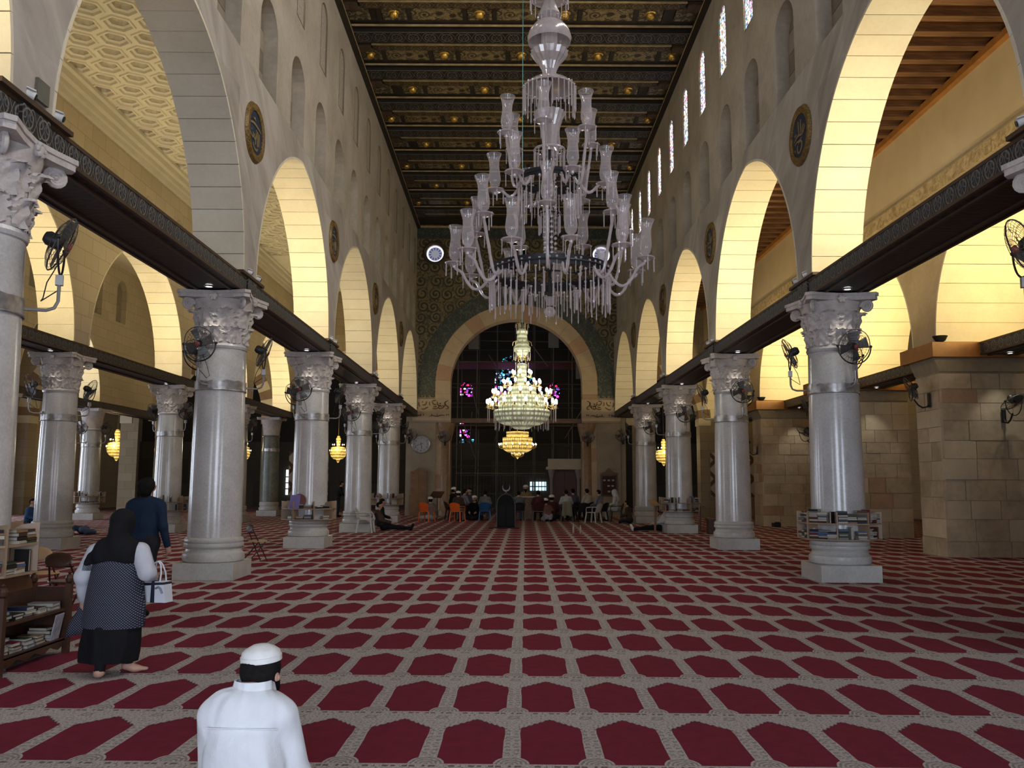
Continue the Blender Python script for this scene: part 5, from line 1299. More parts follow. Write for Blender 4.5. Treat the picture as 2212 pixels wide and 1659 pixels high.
# ---- walking woman
def dotted():
    b = NB('dotted_tunic'); x, y, z = b.xyz(b.coord()); 
    u = (x*45+z*45).fract()-.5; v = (x*45-z*45).fract()-.5; d = ((u*u+v*v).sqrt()).lt(.27)
    return b.bsdf(b.mix(d, (.018, .02, .035), (.20, .20, .24)), .8, 0, .2)
M_DOT = dotted()
wo = person('woman in a black headscarf and dotted tunic walking away with bare feet', (-3.42, 7.66, 0), 0)
ws = .93
q = []
q += [L_((0, .02, .80), (0, .02, 1.02), .13, .13, 2), L_((-.09, .03, 1.03), (.09, .03, 1.03), .085, .085, 2), L_((0, .03, 1.0), (.01, .04, 1.14), .06, .055, 0)]
head(q, (.015, .05, 1.28), (.1, 1, -.05), .090, 2, 2)
# arms with white sleeves
q += [L_((-.19, .03, 1.03), (-.285, .0, .83), .085, .068, 1), L_((-.285, 0, .83), (-.315, .09, .64), .066, .045, 1)]
q += [L_((.19, .03, 1.04), (.285, -.03, .87), .085, .075, 1), L_((.285, -.03, .87), (.24, .20, .80), .07, .045, 1)]
hand(q, (-.315, .10, .635), (-.05, .25, -1), (-1, 0, 0), .92, 0, .6, -1); hand(q, (.235, .22, .80), (-.2, 1, .1), (0, 0, 1), .92, 0, .9, 1)
# legs and bare feet, mid stride
q += [L_((-.08, .02, .62), (-.04, -.04, .34), .10, .075, 1), L_((-.04, -.04, .34), (-.02, -.16, .07), .07, .040, 2), L_((-.02, -.17, .05), (-.055, -.10, .028), .040, .034, 0, (1, 1, .8)), L_((-.055, -.10, .028), (-.07, -.0, .022), .034, .026, 0, (1, 1, .7))]
q += [L_((.08, .02, .62), (.08, .10, .34), .10, .075, 1), L_((.08, .10, .34), (.09, .12, .09), .07, .042, 2), L_((.09, .11, .055), (.15, .14, .03), .042, .036, 0, (1, 1, .8)), L_((.15, .14, .03), (.235, .16, .024), .036, .024, 0, (1, 1, .7))]
sdf_obj('body', q, [M_SKIN, M_WSLV, M_BLK], .0095, wo, .03)
def garment(name, prof, m, ox=0.0, fold=.02, nf=9, ry=.74):
    g = MB(); g.lathe(prof, 56, cap=True)
    out = []
    zmin = min(p[1] for p in prof); zmax = max(p[1] for p in prof)
    for x, y, z in g.v:
        a = math.atan2(y, x); t = (zmax-z)/(zmax-zmin); f = 1+fold*t*math.sin(a*nf+1.3)+fold*.5*t*math.sin(a*5+2)
        out.append((x*f+ox*t, y*f*ry+.02, z))
    g.v = out; return g.build(name, m, wo, smooth=60)
garment('tunic', [(.15, 1.0), (.205, .95), (.215, .88), (.235, .75), (.255, .60), (.262, .48), (.256, .405), (.24, .40)], M_DOT, 0, .012)
garment('skirt', [(.20, .50), (.235, .42), (.245, .30), (.245, .20), (.235, .12), (.215, .115)], M_BLK, -.03, .05, 7, .8)
hs = [L_((.015, .045, 1.305), (.015, .05, 1.27), .107, .103, 0, (1, 1.04, 1.05), .02), L_((.01, .0, 1.22), (.01, -.02, 1.10), .088, .088, 0, k=.03), L_((-.10, .0, 1.08), (.11, .0, 1.08), .085, .085, 0, k=.05), L_((-.10, -.02, 1.02), (.09, -.02, 1.02), .10, .10, 0, k=.04), L_((-.10, -.03, .97), (.09, -.03, .97), .085, .085, 0, (1.1, .9, .6), .03), L_((-.20, -.03, 1.0), (-.23, -.05, .95), .045, .03, 0, k=.03)]
sdf_obj('headscarf', hs, [M_BLK], .014, wo, .05)
fr_ = MB()
for i in range(12): fr_.tube([(-.255+.006*i, -.06, .945), (-.262+.007*i, -.065, .885)], .0022, 4)
fr_.build('scarf_fringe', M_DOT, wo)
ck = MB(); pts = []
for j in range(6):
    for i in range(5): pts.append((-.36+.05*i-.02*j+.012*math.sin(j*1.7), .10+.012*math.sin(i*1.3+j), .575-.055*j+.01*i))
ck.add(pts, [(j*5+i, j*5+i+1, (j+1)*5+i+1, (j+1)*5+i) for j in range(5) for i in range(4)]); 
cko = ck.build('checked_cloth', M_DOT, None, (-3.42, 7.66, 0), smooth=True); tag(cko, 'crumpled checked cloth held in the walking woman’s left hand', 'cloth')
md = cko.modifiers.new('thick', 'SOLIDIFY'); md.thickness = .008
# handbag in the crook of her arm
bag = thing('handbag', 'white and navy handbag hanging from the walking woman’s arm', 'handbag', (-3.42+.315, 7.80, .60), -.25)
M_BAGW = plain('white_leather', (.62, .64, .70), .45, var=.05); M_BAGN = plain('navy_leather', (.015, .018, .03), .4)
bb = MB(); bb.prism([(-.12, 0), (.12, 0), (.095, .18), (-.095, .18)], 'Y', -.055, .055); bb.build('bag_body', M_BAGW, bag)
b3 = MB(); b3.prism([(-.03, -.003), (.012, -.003), (.006, .183), (-.024, .183)], 'Y', -.058, .058); b3.build('navy_stripe', M_BAGN, bag)
b4 = MB(); b4.prism([(-.12, .14), (.10, .155), (.096, .175), (-.115, .165)], 'Y', -.057, .057); b4.build('navy_trim', M_BAGN, bag)
for yy in (-.045, .045):
    h_ = MB(); h_.tube([(-.05, yy, .17), (-.052, yy*.7, .27), (-.035, yy*.3, .335), (0, yy*.2, .35), (.03, yy*.3, .32), (.05, yy*.7, .25), (.05, yy, .17)], .007, 6); h_.build('handle', M_BAGW, bag, smooth=True)
st_ = MB(); st_.tube([(.02, -.06, .12), (.05, -.066, .135), (.075, -.066, .12), (.09, -.062, .08)], .009, 6); st_.build('strap', plain('grey_strap', (.2, .2, .22), .5), bag, smooth=True)

# ---- walking man in blue
mn = person('man in a dark blue shirt walking away beyond the woman', (-4.56, 10.95, 0), -.05)
q = [L_((-.07, 0, .90), (.07, 0, .90), .135, .135, 2, (1, .85, 1)), L_((0, .0, .96), (0, .01, 1.12), .155, .165, 1, (1.04, .72, 1)), L_((0, .01, 1.12), (0, .01, 1.30), .172, .168, 1, (1.1, .70, 1)), L_((-.14, .01, 1.365), (.14, .01, 1.365), .075, .075, 1, k=.06), L_((0, .01, 1.36), (0, .025, 1.47), .066, .058, 0, k=.03)]
head(q, (0, .04, 1.585), (0.05, 1, 0), .098, 0, 3)
q += [L_((-.02, -.03, 1.60), (.02, -.03, 1.60), .085, .085, 3, k=.02, w=.004), L_((-.015, -.04, 1.54), (.015, -.04, 1.54), .07, .07, 3, k=.02, w=.004)]
for sg, sw in ((-1, .12), (1, -.02)):
    q += [L_((.19*sg, .01, 1.35), (.245*sg, -.02+sw*.3, 1.10), .066, .055, 1), L_((.245*sg, -.02+sw*.3, 1.10), (.285*sg, .05+sw, .87), .054, .042, 1)]
    hand(q, (.288*sg, .055+sw, .86), (.1*sg, .15, -1), (sg, 0, 0), 1.0, 0, .55, sg)
q += [L_((-.09, 0, .86), (-.09, .14, .50), .095, .072, 2), L_((-.09, .14, .50), (-.10, .12, .10), .072, .052, 2), L_((-.10, .10, .06), (-.11, .26, .04), .045, .042, 4, (1, 1, .8))]
q += [L_((.09, 0, .86), (.08, -.03, .50), .095, .072, 2), L_((.08, -.03, .50), (.06, -.14, .14), .072, .052, 2), L_((.06, -.14, .10), (.07, .0, .035), .05, .042, 4, (1, 1, .85))]
sdf_obj('body', q, [M_SKIN, M_NAVY, M_DKT, M_HAIR, M_BLK], .0105, mn, .032)

# ---- seated and reclining people further away
def small_person(label, loc, rz, pose, top, legs, hair=M_HAIR, cap=None, scarf=None, cell=.02, s=1.0, group=None, beard=False, shoes=None):
    t = person(label, loc, rz)
    if group: t['group'] = group
    q = []; A = lambda *p: tuple(v*s for v in p)
    def limb(a, b, ra, rb, m, **kw): q.append(L_(A(*a), A(*b), ra*s, rb*s, m, **kw))
    if pose == 'chair':      H, lean = .50, .02
    elif pose == 'floor':    H, lean = .14, .08
    elif pose == 'recline':  H, lean = .13, -.20
    elif pose == 'bow':      H, lean = .20, .34
    elif pose == 'stand':    H, lean = .90, .12
    nz = H+.50 if pose != 'bow' else H+.40
    limb((-.07, 0, H), (.07, 0, H), .13, .13, 2); limb((0, 0, H+.05), (0, lean*.6, H+.25), .15, .165, 1, s=(1.05, .8, 1)); limb((0, lean*.6, H+.22), (0, lean, nz-.10), .165, .15, 1, s=(1.1, .75, 1))
    limb((-.14, lean, nz-.04), (.14, lean, nz-.04), .075, .075, 1); limb((0, lean, nz-.02), (0, lean+.03, nz+.08), .06, .055, 0)
    hc = (0, lean+.05, nz+.19); head(q, A(*hc), (0, 1, -.1 if pose != 'bow' else -.5), .098*s, 0, 3, face=True, hair='low' if cap is not None else True)
    if beard: limb((0, hc[1]+.08, nz+.10), (0, hc[1]+.09, nz+.03), .05, .03, 3)
    for sg in (-1, 1):
        if pose == 'stand': e, hnd = (.25*sg, lean+.05, nz-.28), (.2*sg, lean+.25, nz-.42)
        elif pose == 'recline': e, hnd = (.25*sg, lean*.6, H+.22), (.16*sg, .22, H+.14)
        else: e, hnd = (.25*sg, lean*.7+.05, H+.24), (.14*sg, lean*.5+.30, H+.16)
        limb((.18*sg, lean, nz-.05), e, .065, .055, 1); limb(e, hnd, .053, .042, 1); 
        dv = (hnd[0]-e[0], hnd[1]-e[1], hnd[2]-e[2])
        pl = Vector(dv).normalized(); limb(hnd, tuple(Vector(hnd)+pl*.07), .04, .035, 0)
        for f in range(4): b0 = Vector(hnd)+pl*.08+Vector((.014*(f-1.5), 0, 0)); limb(tuple(b0), tuple(b0+pl*.05+Vector((0, 0, -.02))), .011, .010, 0, k=.006)
        if pose == 'chair': limb((.09*sg, 0, H), (.12*sg, .42, H), .09, .07, 2); limb((.12*sg, .42, H), (.13*sg, .38, .08), .068, .05, 2); limb((.13*sg, .38, .05), (.14*sg, .54, .04), .045, .04, 4)
        elif pose == 'floor': limb((.10*sg, 0, H), (.34*sg, .26, .12), .095, .07, 2); limb((.34*sg, .26, .12), (-.02*sg, .40, .07), .065, .05, 2); limb((-.02*sg, .40, .06), (-.13*sg, .42, .05), .045, .035, 4)
        elif pose == 'recline': limb((.09*sg, 0, H), (.11*sg, .46, .11), .09, .068, 2); limb((.11*sg, .46, .11), (.10*sg, .88, .07), .066, .048, 2); limb((.10*sg, .90, .06), (.11*sg, .96, .20), .045, .038, 4)
        elif pose == 'bow': limb((.09*sg, 0, H), (.12*sg, .40, .09), .1, .075, 2); limb((.12*sg, .40, .08), (.10*sg, -.08, .07), .07, .055, 2); limb((.10*sg, -.1, .05), (.10*sg, -.24, .04), .045, .035, 4)
        else: limb((.09*sg, 0, H), (.1*sg, .03, .5), .092, .07, 2); limb((.1*sg, .03, .5), (.1*sg, 0, .08), .07, .05, 2); limb((.1*sg, 0, .05), (.11*sg, .16, .04), .046, .04, 4)
    sdf_obj('body', q, [M_SKIN, top, legs, hair, shoes or M_BLK], cell, t, .035*s)
    if cap is not None: cap_obj(t, A(hc[0], hc[1]-.008, hc[2]+.03), (0, -.08, 1), .107*s, cap, .62)
    if scarf is not None:
        z = hc[2]; hq = [L_(A(0, hc[1]-.015, z+.03), A(0, hc[1]-.01, z-.04), .118*s, .115*s, 0), L_(A(0, hc[1]-.06, z-.08), A(0, hc[1]-.08, z-.30), .10*s, .16*s, 0), L_(A(-.12, hc[1]-.06, z-.27), A(.12, hc[1]-.06, z-.27), .10*s, .10*s, 0)]
        sdf_obj('headscarf', hq, [scarf], cell, t, .04)
    return t
def at(px, Y): return (px-1108)/1866.8*(Y*.9935-.1)
C = {n: cloth(n, c) for n, c in dict(lilac_shirt=(.20, .19, .24), grey_shirt=(.16, .17, .18), slate_shirt=(.06, .07, .09), maroon=(.06, .018, .02), cream_shirt=(.42, .40, .33), off_white_robe=(.36, .36, .37), plaid_grey=(.10, .12, .13), tan_robe=(.28, .18, .10), blue_jeans=(.07, .10, .17), bright_blue=(.03, .08, .20), brown_cloth=(.06, .04, .03), rose_scarf=(.20, .09, .09), white_robe=(.55, .55, .54)).items()}
G = 'people gathered for the lesson'
sp = small_person
sp('bearded man with a white cap sitting on the floor behind the first orange chair', (at(940, 38.4), 38.4, 0), .6, 'floor', C['grey_shirt'], C['off_white_robe'], cap=M_CAPW, group=G, beard=True, s=1.1)
sp('man in black with a white cap sitting tall behind the second orange chair', (at(984, 39.6), 39.6, 0), -1.2, 'chair', M_BLK, C['brown_cloth'], cap=M_CAPW, group=G, beard=True, s=1.12)
sp('man with a white cap seated on the second orange plastic chair', (at(996, 37.6), 37.75, 0), -.25, 'chair', C['brown_cloth'], C['grey_shirt'], cap=M_CAPW, group=G)
sp('man in a lilac shirt leaning forward in the listening group', (at(1009, 39.3), 39.3, 0), -.9, 'chair', C['lilac_shirt'], C['maroon'], group=G, s=1.05)
sp('bareheaded man in dark clothes at the back of the group', (at(1023, 40.5), 40.5, 0), 2.6, 'chair', C['slate_shirt'], M_DKT, group=G, s=1.08)
sp('boy with a white cap and pale scarf facing the camera on the floor', (at(1034, 39.3), 39.3, 0), 2.9, 'floor', M_BLK, M_DKT, cap=M_CAPW, scarf=None, group=G, s=1.15)
sp('man in a pale grey shirt seated on the blue plastic chair', (at(1055, 38.4), 38.55, 0), .05, 'chair', C['grey_shirt'], C['blue_jeans'], group=G, s=1.02)
sp('man in a grey checked shirt on a black chair beside the black stand', (at(1128, 38.4), 38.5, 0), .1, 'chair', C['plaid_grey'], C['blue_jeans'], group=G)
sp('teacher with a white cap facing the camera behind the patterned desk', (at(1143, 41.2), 41.6, 0), PI, 'chair', C['tan_robe'], C['tan_robe'], cap=M_CAPW, group=G, s=1.2, beard=True)
sp('person in dark maroon seated left of the two kneeling boys', (at(1170, 38.2), 38.3, 0), .0, 'chair', C['maroon'], M_DKT, group=G, s=1.02)
sp('kneeling boy with a white cap and a rose checked scarf', (at(1191, 38.0), 38.0, 0), .2, 'bow', C['rose_scarf'], C['off_white_robe'], cap=M_CAPW, group=G, s=1.1)
sp('second white-capped boy just behind the rose scarf', (at(1200, 39.2), 39.2, 0), .1, 'floor', C['maroon'], M_DKT, cap=M_CAPW, group=G, s=1.2)
sp('man in a white shirt on the chair with a jacket over its back', (at(1231, 38.2), 38.3, 0), .05, 'chair', C['off_white_robe'], M_DKT, group=G, s=1.05)
sp('man in slate grey partly hidden behind the white shirt', (at(1246, 39.4), 39.4, 0), .3, 'chair', C['slate_shirt'], M_DKT, group=G, s=1.08)
sp('man in a cream shirt seated in front of the brown jamb column', (at(1277, 39.6), 39.6, 0), .6, 'chair', C['cream_shirt'], M_DKT, group=G, s=1.08)
sp('man in a grey shirt seated at the right end beside the woman in white', (at(1303, 38.7), 38.7, 0), .9, 'chair', C['lilac_shirt'], M_DKT, group=G, s=1.05)
sp('woman in a white robe and white headscarf seated sideways at the right end', (at(1338, 38.7), 38.7, 0), 1.3, 'chair', C['white_robe'], C['white_robe'], scarf=C['white_robe'], group=G, s=1.05)
sp('dark figure crouching by the last right column plinth', (at(1366, 36.4), 36.2, 0), 1.2, 'floor', C['brown_cloth'], M_DKT, group=G)
sp('man with legs stretched out leaning on a left column, dark clothes', (-4.35, 30.3, 0), -1.45, 'recline', C['brown_cloth'], M_BLK, group=G, s=1.05)
sp('dark bareheaded man sitting upright behind the reclining man', (at(826, 33.2), 33.2, 0), -1.2, 'floor', M_BLK, M_DKT, group=G, s=1.1)
sp('man in a white shirt and black trousers reclining against a right column', (5.25, 31.0-1.35+.8, 0), 1.5, 'recline', C['white_robe'], M_BLK, group=G, s=1.05, shoes=M_CAPW)
sp('dark standing figure bending forward in the far left aisle', (at(737, 42.0), 42.0, 0), -1.3, 'stand', M_BLK, M_DKT, group=G)
sp('man in a blue shirt sitting on the floor behind the second left column', (-17.0, 30.9, 0), -1.6, 'floor', C['bright_blue'], M_DKT, group='people in the left aisle', s=1.1)
# man asleep on the carpet
sl = person('person in dark top and jeans lying asleep on the carpet in the left aisle', (-13.4, 27.6, 0), 0); sl['group'] = 'people in the left aisle'
q = [L_((.02, 0, .13), (-.30, .05, .13), .14, .15, 1, (1, 1, .9)), L_((-.38, .06, .13), (-.45, .05, .13), .06, .06, 0), L_((.02, 0, .14), (.10, -.34, .16), .12, .085, 2), L_((.10, -.34, .16), (.42, -.20, .09), .08, .06, 2), L_((.05, .05, .12), (.22, -.28, .09), .11, .08, 2), L_((.22, -.28, .09), (.46, -.1, .07), .075, .055, 2), L_((.46, -.14, .06), (.55, -.10, .06), .045, .04, 0), L_((-.3, -.08, .14), (-.12, -.28, .08), .055, .045, 1), L_((-.12, -.28, .08), (-.02, -.36, .06), .042, .034, 0)]
for f in range(4): q.append(L_((-.02, -.36-.012*f, .06), (.05, -.37-.012*f, .05), .011, .010, 0, k=.006))
head(q, (-.55, .04, .12), (.2, -1, .2), .098, 0, 3); sdf_obj('body', q, [M_SKIN, M_NAVY, C['blue_jeans'], M_HAIR], .02, sl)
# ================================================================== FURNITURE AND SMALL THINGS
M_LWOOD = plain('light_shelf_wood', (.30, .205, .13), .5, var=.15, scale=5); M_DWOOD = plain('dark_walnut', (.05, .019, .009), .4, var=.35, scale=6, coat=.2)
M_MWOOD = plain('mid_brown_wood', (.15, .075, .035), .5, var=.25, scale=5); M_PAGE = plain('book_pages', (.42, .385, .32), .9, var=.1, scale=60)
BOOKC = dict(brown=(.055, .026, .014), navy=(.015, .02, .05), black=(.012, .011, .011), cream=(.46, .42, .34), green=(.03, .055, .03), red=(.13, .015, .02), grey=(.17, .17, .18), blue=(.07, .11, .22), tan=(.24, .15, .08))
book_me = {}
for cn_, c in BOOKC.items():
    m = MB(); m.cur = 0
    for z in (.0015, .9985-.0): pass
    m.b2((-.5, -.5, 0), (.5, .5, .10)); m.b2((-.5, -.5, .90), (.5, .5, 1)); m.b2((-.5, -.5, 0), (-.46, .5, 1)); m.cur = 1; m.b2((-.46, -.47, .10), (.47, .47, .90))
    book_me[cn_] = m.mesh('book', [plain('book_cover_'+cn_, c, .45, var=.15), M_PAGE])
bk_ = random.Random(21); NBOOK = [0]
def book(loc, size, rz, colr, label, group, rot=None):
    o = inst('book', book_me[colr], None, loc, rot or (0, 0, rz), size); tag(o, label, 'book', group); NBOOK[0] += 1; return o
ORD = ['bottom', 'second from bottom', 'third from bottom', 'fourth from bottom', 'fifth from bottom', 'sixth from bottom', 'seventh from bottom', 'eighth from bottom']
def book_stack(x, y, z, rz, n, where, group, wmax=.17, hmax=.24):
    zz = z
    for i in range(n):
        th = bk_.uniform(.018, .036); w_ = bk_.uniform(.12, wmax); l = bk_.uniform(.17, hmax); c = bk_.choice(list(BOOKC))
        if bk_.random() < .35: c = bk_.choice(('brown', 'black', 'cream', 'grey'))
        r = rz+bk_.uniform(-.12, .12)+(PI if bk_.random() < .8 else 0)
        book((x, y, zz), (w_, l, th), r, c, '%s book, %s, %s' % (c, ORD[i], where), group); zz += th+.001
    return zz
FACE = {4: 'left', 5: 'front-left', 6: 'front', 7: 'front-right', 0: 'right'}
def book_rack(cx, cy, z0, label, where, faces, dens, seed, tiers=2):
    t = thing('book_rack', label, 'book rack', (cx, cy, z0), 0, 'book racks round the columns')
    R0, R1 = .47, .70; bk_.seed(seed)
    def octo(R): return [(R*math.cos(PI/8+PI/4*i), R*math.sin(PI/8+PI/4*i)) for i in range(8)]
    for j in range(tiers):
        m = MB(); o, n = octo(R1), octo(R0+.02)
        vs = [(p[0], p[1], z) for z in (0, .022) for p in o+n]; fs = []
        for i in range(8):
            k = (i+1) % 8; fs += [(i, k, 8+k, 8+i), (16+i, 24+i, 24+k, 16+k), (i, 16+i, 16+k, k), (8+i, 8+k, 24+k, 24+i)]
        m.add(vs, fs); m.build('shelf_board', M_LWOOD, t, (0, 0, .27*j))
    dv = MB(); dv.prism([(-.115, 0), (.115, 0), (.115, .36), (.09, .42), (.03, .45), (-.115, .47)], 'Y', -.011, .011)
    dme = dv.mesh('divider', M_LWOOD)
    for i in range(8):
        a = PI/8+PI/4*i; inst('divider', dme, t, ((R0+.115)*math.cos(a), (R0+.115)*math.sin(a), .01), (0, 0, a+PI))
    for fi in faces:
        a = PI/4*fi; ux, uy = math.cos(a), math.sin(a); tx, ty = -uy, ux
        for j in range(tiers):
            slots = [-.16, 0, .16] if dens > 1 else [-.1, .1]
            for si, s in enumerate(slots):
                wh = '%s stack, %s shelf, %s side, %s' % ((('right', 'middle', 'left') if dens > 1 else ('right', 'left'))[si] if fi in (9,) else (('first', 'middle', 'last') if dens > 1 else ('first', 'last'))[si], ('lower', 'upper')[j], FACE[fi], where)
                if bk_.random() > (.92 if dens > 1 else .7): continue
                r = .565; n = (bk_.randint(4, 6) if j == 0 else bk_.randint(4, 8)) if dens > 2 else bk_.randint(3, 5) if dens > 1 else bk_.randint(2, 4)
                if bk_.random() < .22:                # a few stand upright
                    c = bk_.choice(list(BOOKC)); h = bk_.uniform(.18, .235)
                    book((cx+ux*r+tx*s, cy+uy*r+ty*s, z0+.023+.27*j+h/2), (.14, h, .03), 0, c, '%s upright book, %s' % (c, wh), 'books on the column racks', rot=(PI/2, 0, a))
                else: book_stack(cx+ux*r+tx*s, cy+uy*r+ty*s, z0+.023+.27*j, a, n, wh, 'books on the column racks', .15, .155 if dens > 1 else .19)
    return t
book_rack(XR, colY(0), .70, 'pale wooden book rack full of books round the large right column', 'large right rack', (4, 5, 6, 7, 0), 3, 4)
book_rack(XL, colY(1), .70, 'pale wooden book rack round the second left column', 'second left rack', (4, 5, 6, 7), 1, 5)
book_rack(XL, colY(3), .72, 'book rack round the last left column near the clock', 'last left rack', (5, 6, 7), 1, 6)
book_rack(XR, colY(2), .72, 'book rack round the third right column above the reclining man', 'third right rack', (4, 5, 6, 7), 1, 7)
book_rack(XL, colY(-1), .78, 'book rack on the huge near column at the photo edge', 'photo edge rack', (6, 7, 0), 2, 8)
book_rack(L3X, L3Y[5], .72, 'book rack round the far outer left column', 'far outer rack', (5, 6, 7, 0), 1, 9)
book_rack(L2X, L2Y[3], .70, 'book rack round the aisle column behind the man in blue', 'rack behind blue man', (5, 6, 7, 0), 1, 10)
# purple folder and round lid on the second left rack
pf = MB(); pf.box((0, 0, .17), (.26, .04, .34)); tag(pf.build('folder', plain('purple_folder', (.20, .17, .42), .5), None, (XL-.24, colY(1)-.60, .995), (-.12, 0, -.3)), 'purple folder standing on the second left column rack', 'folder')
rl = MB(); rl.lathe([(0, 0), (.17, 0), (.17, .03), (0, .03)], 24); tag(rl.build('round_chair_back', plain('rosewood', (.16, .06, .06), .4), None, (XL-.12, colY(1)-.55, 1.19), (PI/2-.1, 0, -.1)), 'round reddish wooden board leaning on the second left column rack', 'board')

# ---- low bookcase at the left edge
bc = thing('low_bookcase', 'dark carved wooden low bookcase at the left edge of the photo', 'bookcase', (-4.48, 8.08, 0), 0)
Wd, Ln = .35, 1.12
for sx in (-1, 1):
    for sy in (-1, 1):
        p = MB(); p.box((0, 0, .33), (.055, .055, .66)); p.lathe([(.02, .66), (.036, .68), (.04, .71), (.03, .74), (.012, .75), (.02, .765), (.0, .78)], 12); p.build('post', M_DWOOD, bc, (sx*Wd/2, sy*Ln/2, 0), smooth=20)
for z in (.14, .42): MB().box((0, 0, z), (Wd, Ln, .025)).build('shelf', M_DWOOD, bc)
MB().box((-Wd/2+.01, 0, .35), (.02, Ln, .55)).build('back_panel', M_DWOOD, bc)
for sy in (-1, 1):
    MB().box((0, sy*Ln/2, .35), (Wd-.05, .02, .5)).build('end_panel', M_DWOOD, bc); MB().box((0, sy*Ln/2, .61), (Wd-.05, .03, .04)).build('end_rail', M_DWOOD, bc)
ap = [(-Ln/2, .14), (-Ln/2, .06)]+[(-Ln/2+Ln*i/16, .075+.022*math.cos(i*PI/2.0)) for i in range(1, 16)]+[(Ln/2, .06), (Ln/2, .14)]
a_ = MB(); a_.prism(ap, 'X', -.01, .01); a_.build('scalloped_apron', M_DWOOD, bc, (Wd/2-.01, 0, 0))
hd = MB(); hd.prism([(-.55, .58)]+[(.55*math.cos(PI-PI*i/16), .60+.28*math.sin(PI*i/16)) for i in range(17)]+[(.55, .58)], 'X', -.015, .015); hd.build('arched_headboard', plain('red_brown_board', (.10, .04, .016), .4, var=.2), bc, (-Wd/2+.0, -.02, 0))
stk = MB(); stk.box((0, 0, 0), (.004, .11, .09)); stk.build('green_sticker', plain('green_paper', (.03, .16, .06), .6), bc, (-Wd/2+.018, .10, .80))
gb_ = 'books in the low bookcase'; bk_.seed(99)
for bi, yy in enumerate((-.42, -.22, -.02, .18, .38)):
    for z in (.433, .153): book_stack(-4.45, 8.08+yy, z, PI/2, bk_.randint(2, 4) if z > .3 else bk_.randint(3, 5), '%s stack, %s shelf of the low bookcase' % (('nearest', 'second', 'third', 'fourth', 'farthest')[bi], 'upper' if z > .3 else 'lower'), gb_, .17, .25)
mgz = MB(); mgz.box((0, 0, .12), (.008, .19, .24)); tag(mgz.build('magazine', plain('pale_magazine', (.34, .36, .45), .4, var=.4, scale=14), None, (-4.33, 8.46, .155), (0, .18, .1)), 'pale blue magazine standing in the lower shelf of the low bookcase', 'magazine')

# ---- folding chairs with oval backs
M_TUBE = plain('chair_tube', (.05, .022, .02), .4, .4)
def folding_chair(x, y, rz, label, back, seat, s=1.0):
    t = thing('folding_chair', label, 'chair', (x, y, 0), rz, 'folding chairs')
    for sx in (-1, 1):
        a = MB(); a.tube([(sx*.16, .16, .012), (sx*.15, -.02, .38), (sx*.11, -.12, .60)], .011, 6); a.build('leg', M_TUBE, t, smooth=True)
        b_ = MB(); b_.tube([(sx*.14, -.20, .012), (sx*.14, .12, .37)], .011, 6); b_.build('leg', M_TUBE, t, smooth=True)
    m = MB(); m.lathe([(0, 0), (.17, 0), (.175, .012), (.165, .024), (0, .026)], 24); m.build('seat', seat, t, (0, .03, .37), smooth=40)
    m = MB(); m.ball((0, 0, 0), (.155, .016, .085), 20, 10); m.build('backrest', back, t, (0, -.135, .62), (-.25, 0, 0), smooth=True)
    m = MB(); m.tube([(-.15, -.10, .55), (0, -.115, .55), (.15, -.10, .55)], .009, 6); m.build('cross_bar', M_TUBE, t, smooth=True)
    t.scale = (s, s, s)
folding_chair(-5.28, 18.3, -.9, 'small folding chair with a rounded back beside the first left column', M_TUBE, plain('tan_seat', (.42, .27, .14), .5), 1.12)
folding_chair(-6.25, 11.8, .1, 'folding chair with a light tan oval back behind the low bookcase', plain('tan_seat', (.42, .27, .14), .5), plain('tan_seat', (.42, .27, .14), .5), 1.12)
folding_chair(-5.42, 10.75, -.05, 'folding chair with a dark oval back behind the low bookcase', M_DWOOD, M_DWOOD, 1.14)

# ---- monobloc plastic chairs
def plastic_chair(x, y, rz, label, col, name):
    m = plain('plastic_'+name, col, .35, var=.05); t = thing('plastic_chair', label, 'chair', (x, y, 0), rz, 'plastic chairs of the listening group')
    st = MB(); st.prism([(-.22, -.2), (.22, -.2), (.235, .18), (.2, .23), (-.2, .23), (-.235, .18)], 'Z', .42, .445); st.build('seat', m, t)
    bk = MB()
    n = 7
    vs = []
    for i in range(n):
        u = -1+2*i/(n-1); yb = -.21+.05*(1-u*u)*-1
        top = .82-.07*u*u
        vs += [(u*.22, yb, .45), (u*.24, yb-.10, top), (u*.22, yb-.02, .45), (u*.24, yb-.12, top)]
    fs = []
    for i in range(n-1):
        a, b = 4*i, 4*i+4; fs += [(a, b, b+1, a+1), (a+2, a+3, b+3, b+2), (a+1, b+1, b+3, a+3), (a, a+2, b+2, b)]
    fs += [(0, 1, 3, 2), (4*n-4, 4*n-2, 4*n-1, 4*n-3)]
    bk.add(vs, fs); bk.build('backrest', m, t)
    for sx in (-1, 1):
        for sy in (-1, 1):
            l = MB(); l.bar((sx*.22, sy*.20, .43), (sx*.26, sy*.26, 0), .05, .035); l.build('leg', m, t)
        ar = MB(); ar.tube([(sx*.24, -.28, .66), (sx*.27, -.08, .66), (sx*.27, .17, .64), (sx*.25, .21, .56), (sx*.245, .2, .43)], .018, 6); ar.build('armrest', m, t, smooth=True)
    return t
OR, BL, WH, BK = (.80, .13, .015), (.012, .085, .24), (.50, .49, .47), (.012, .012, .014)
plastic_chair(at(930, 37.4), 37.3, -.45, 'first orange plastic chair, left of the listening group', OR, 'orange')
plastic_chair(at(996, 37.5), 37.45, -.4, 'second orange plastic chair with a white-capped man on it', OR, 'orange')
plastic_chair(at(1055, 38.3), 38.3, 0, 'blue plastic chair left of the black stand', BL, 'blue')
plastic_chair(-4.78, 29.85-.75, -1.6, 'white plastic chair at the foot of the third left column', WH, 'white')
plastic_chair(at(1289, 36.9), 36.9, .95, 'white plastic chair at the right of the listening group', WH, 'white')
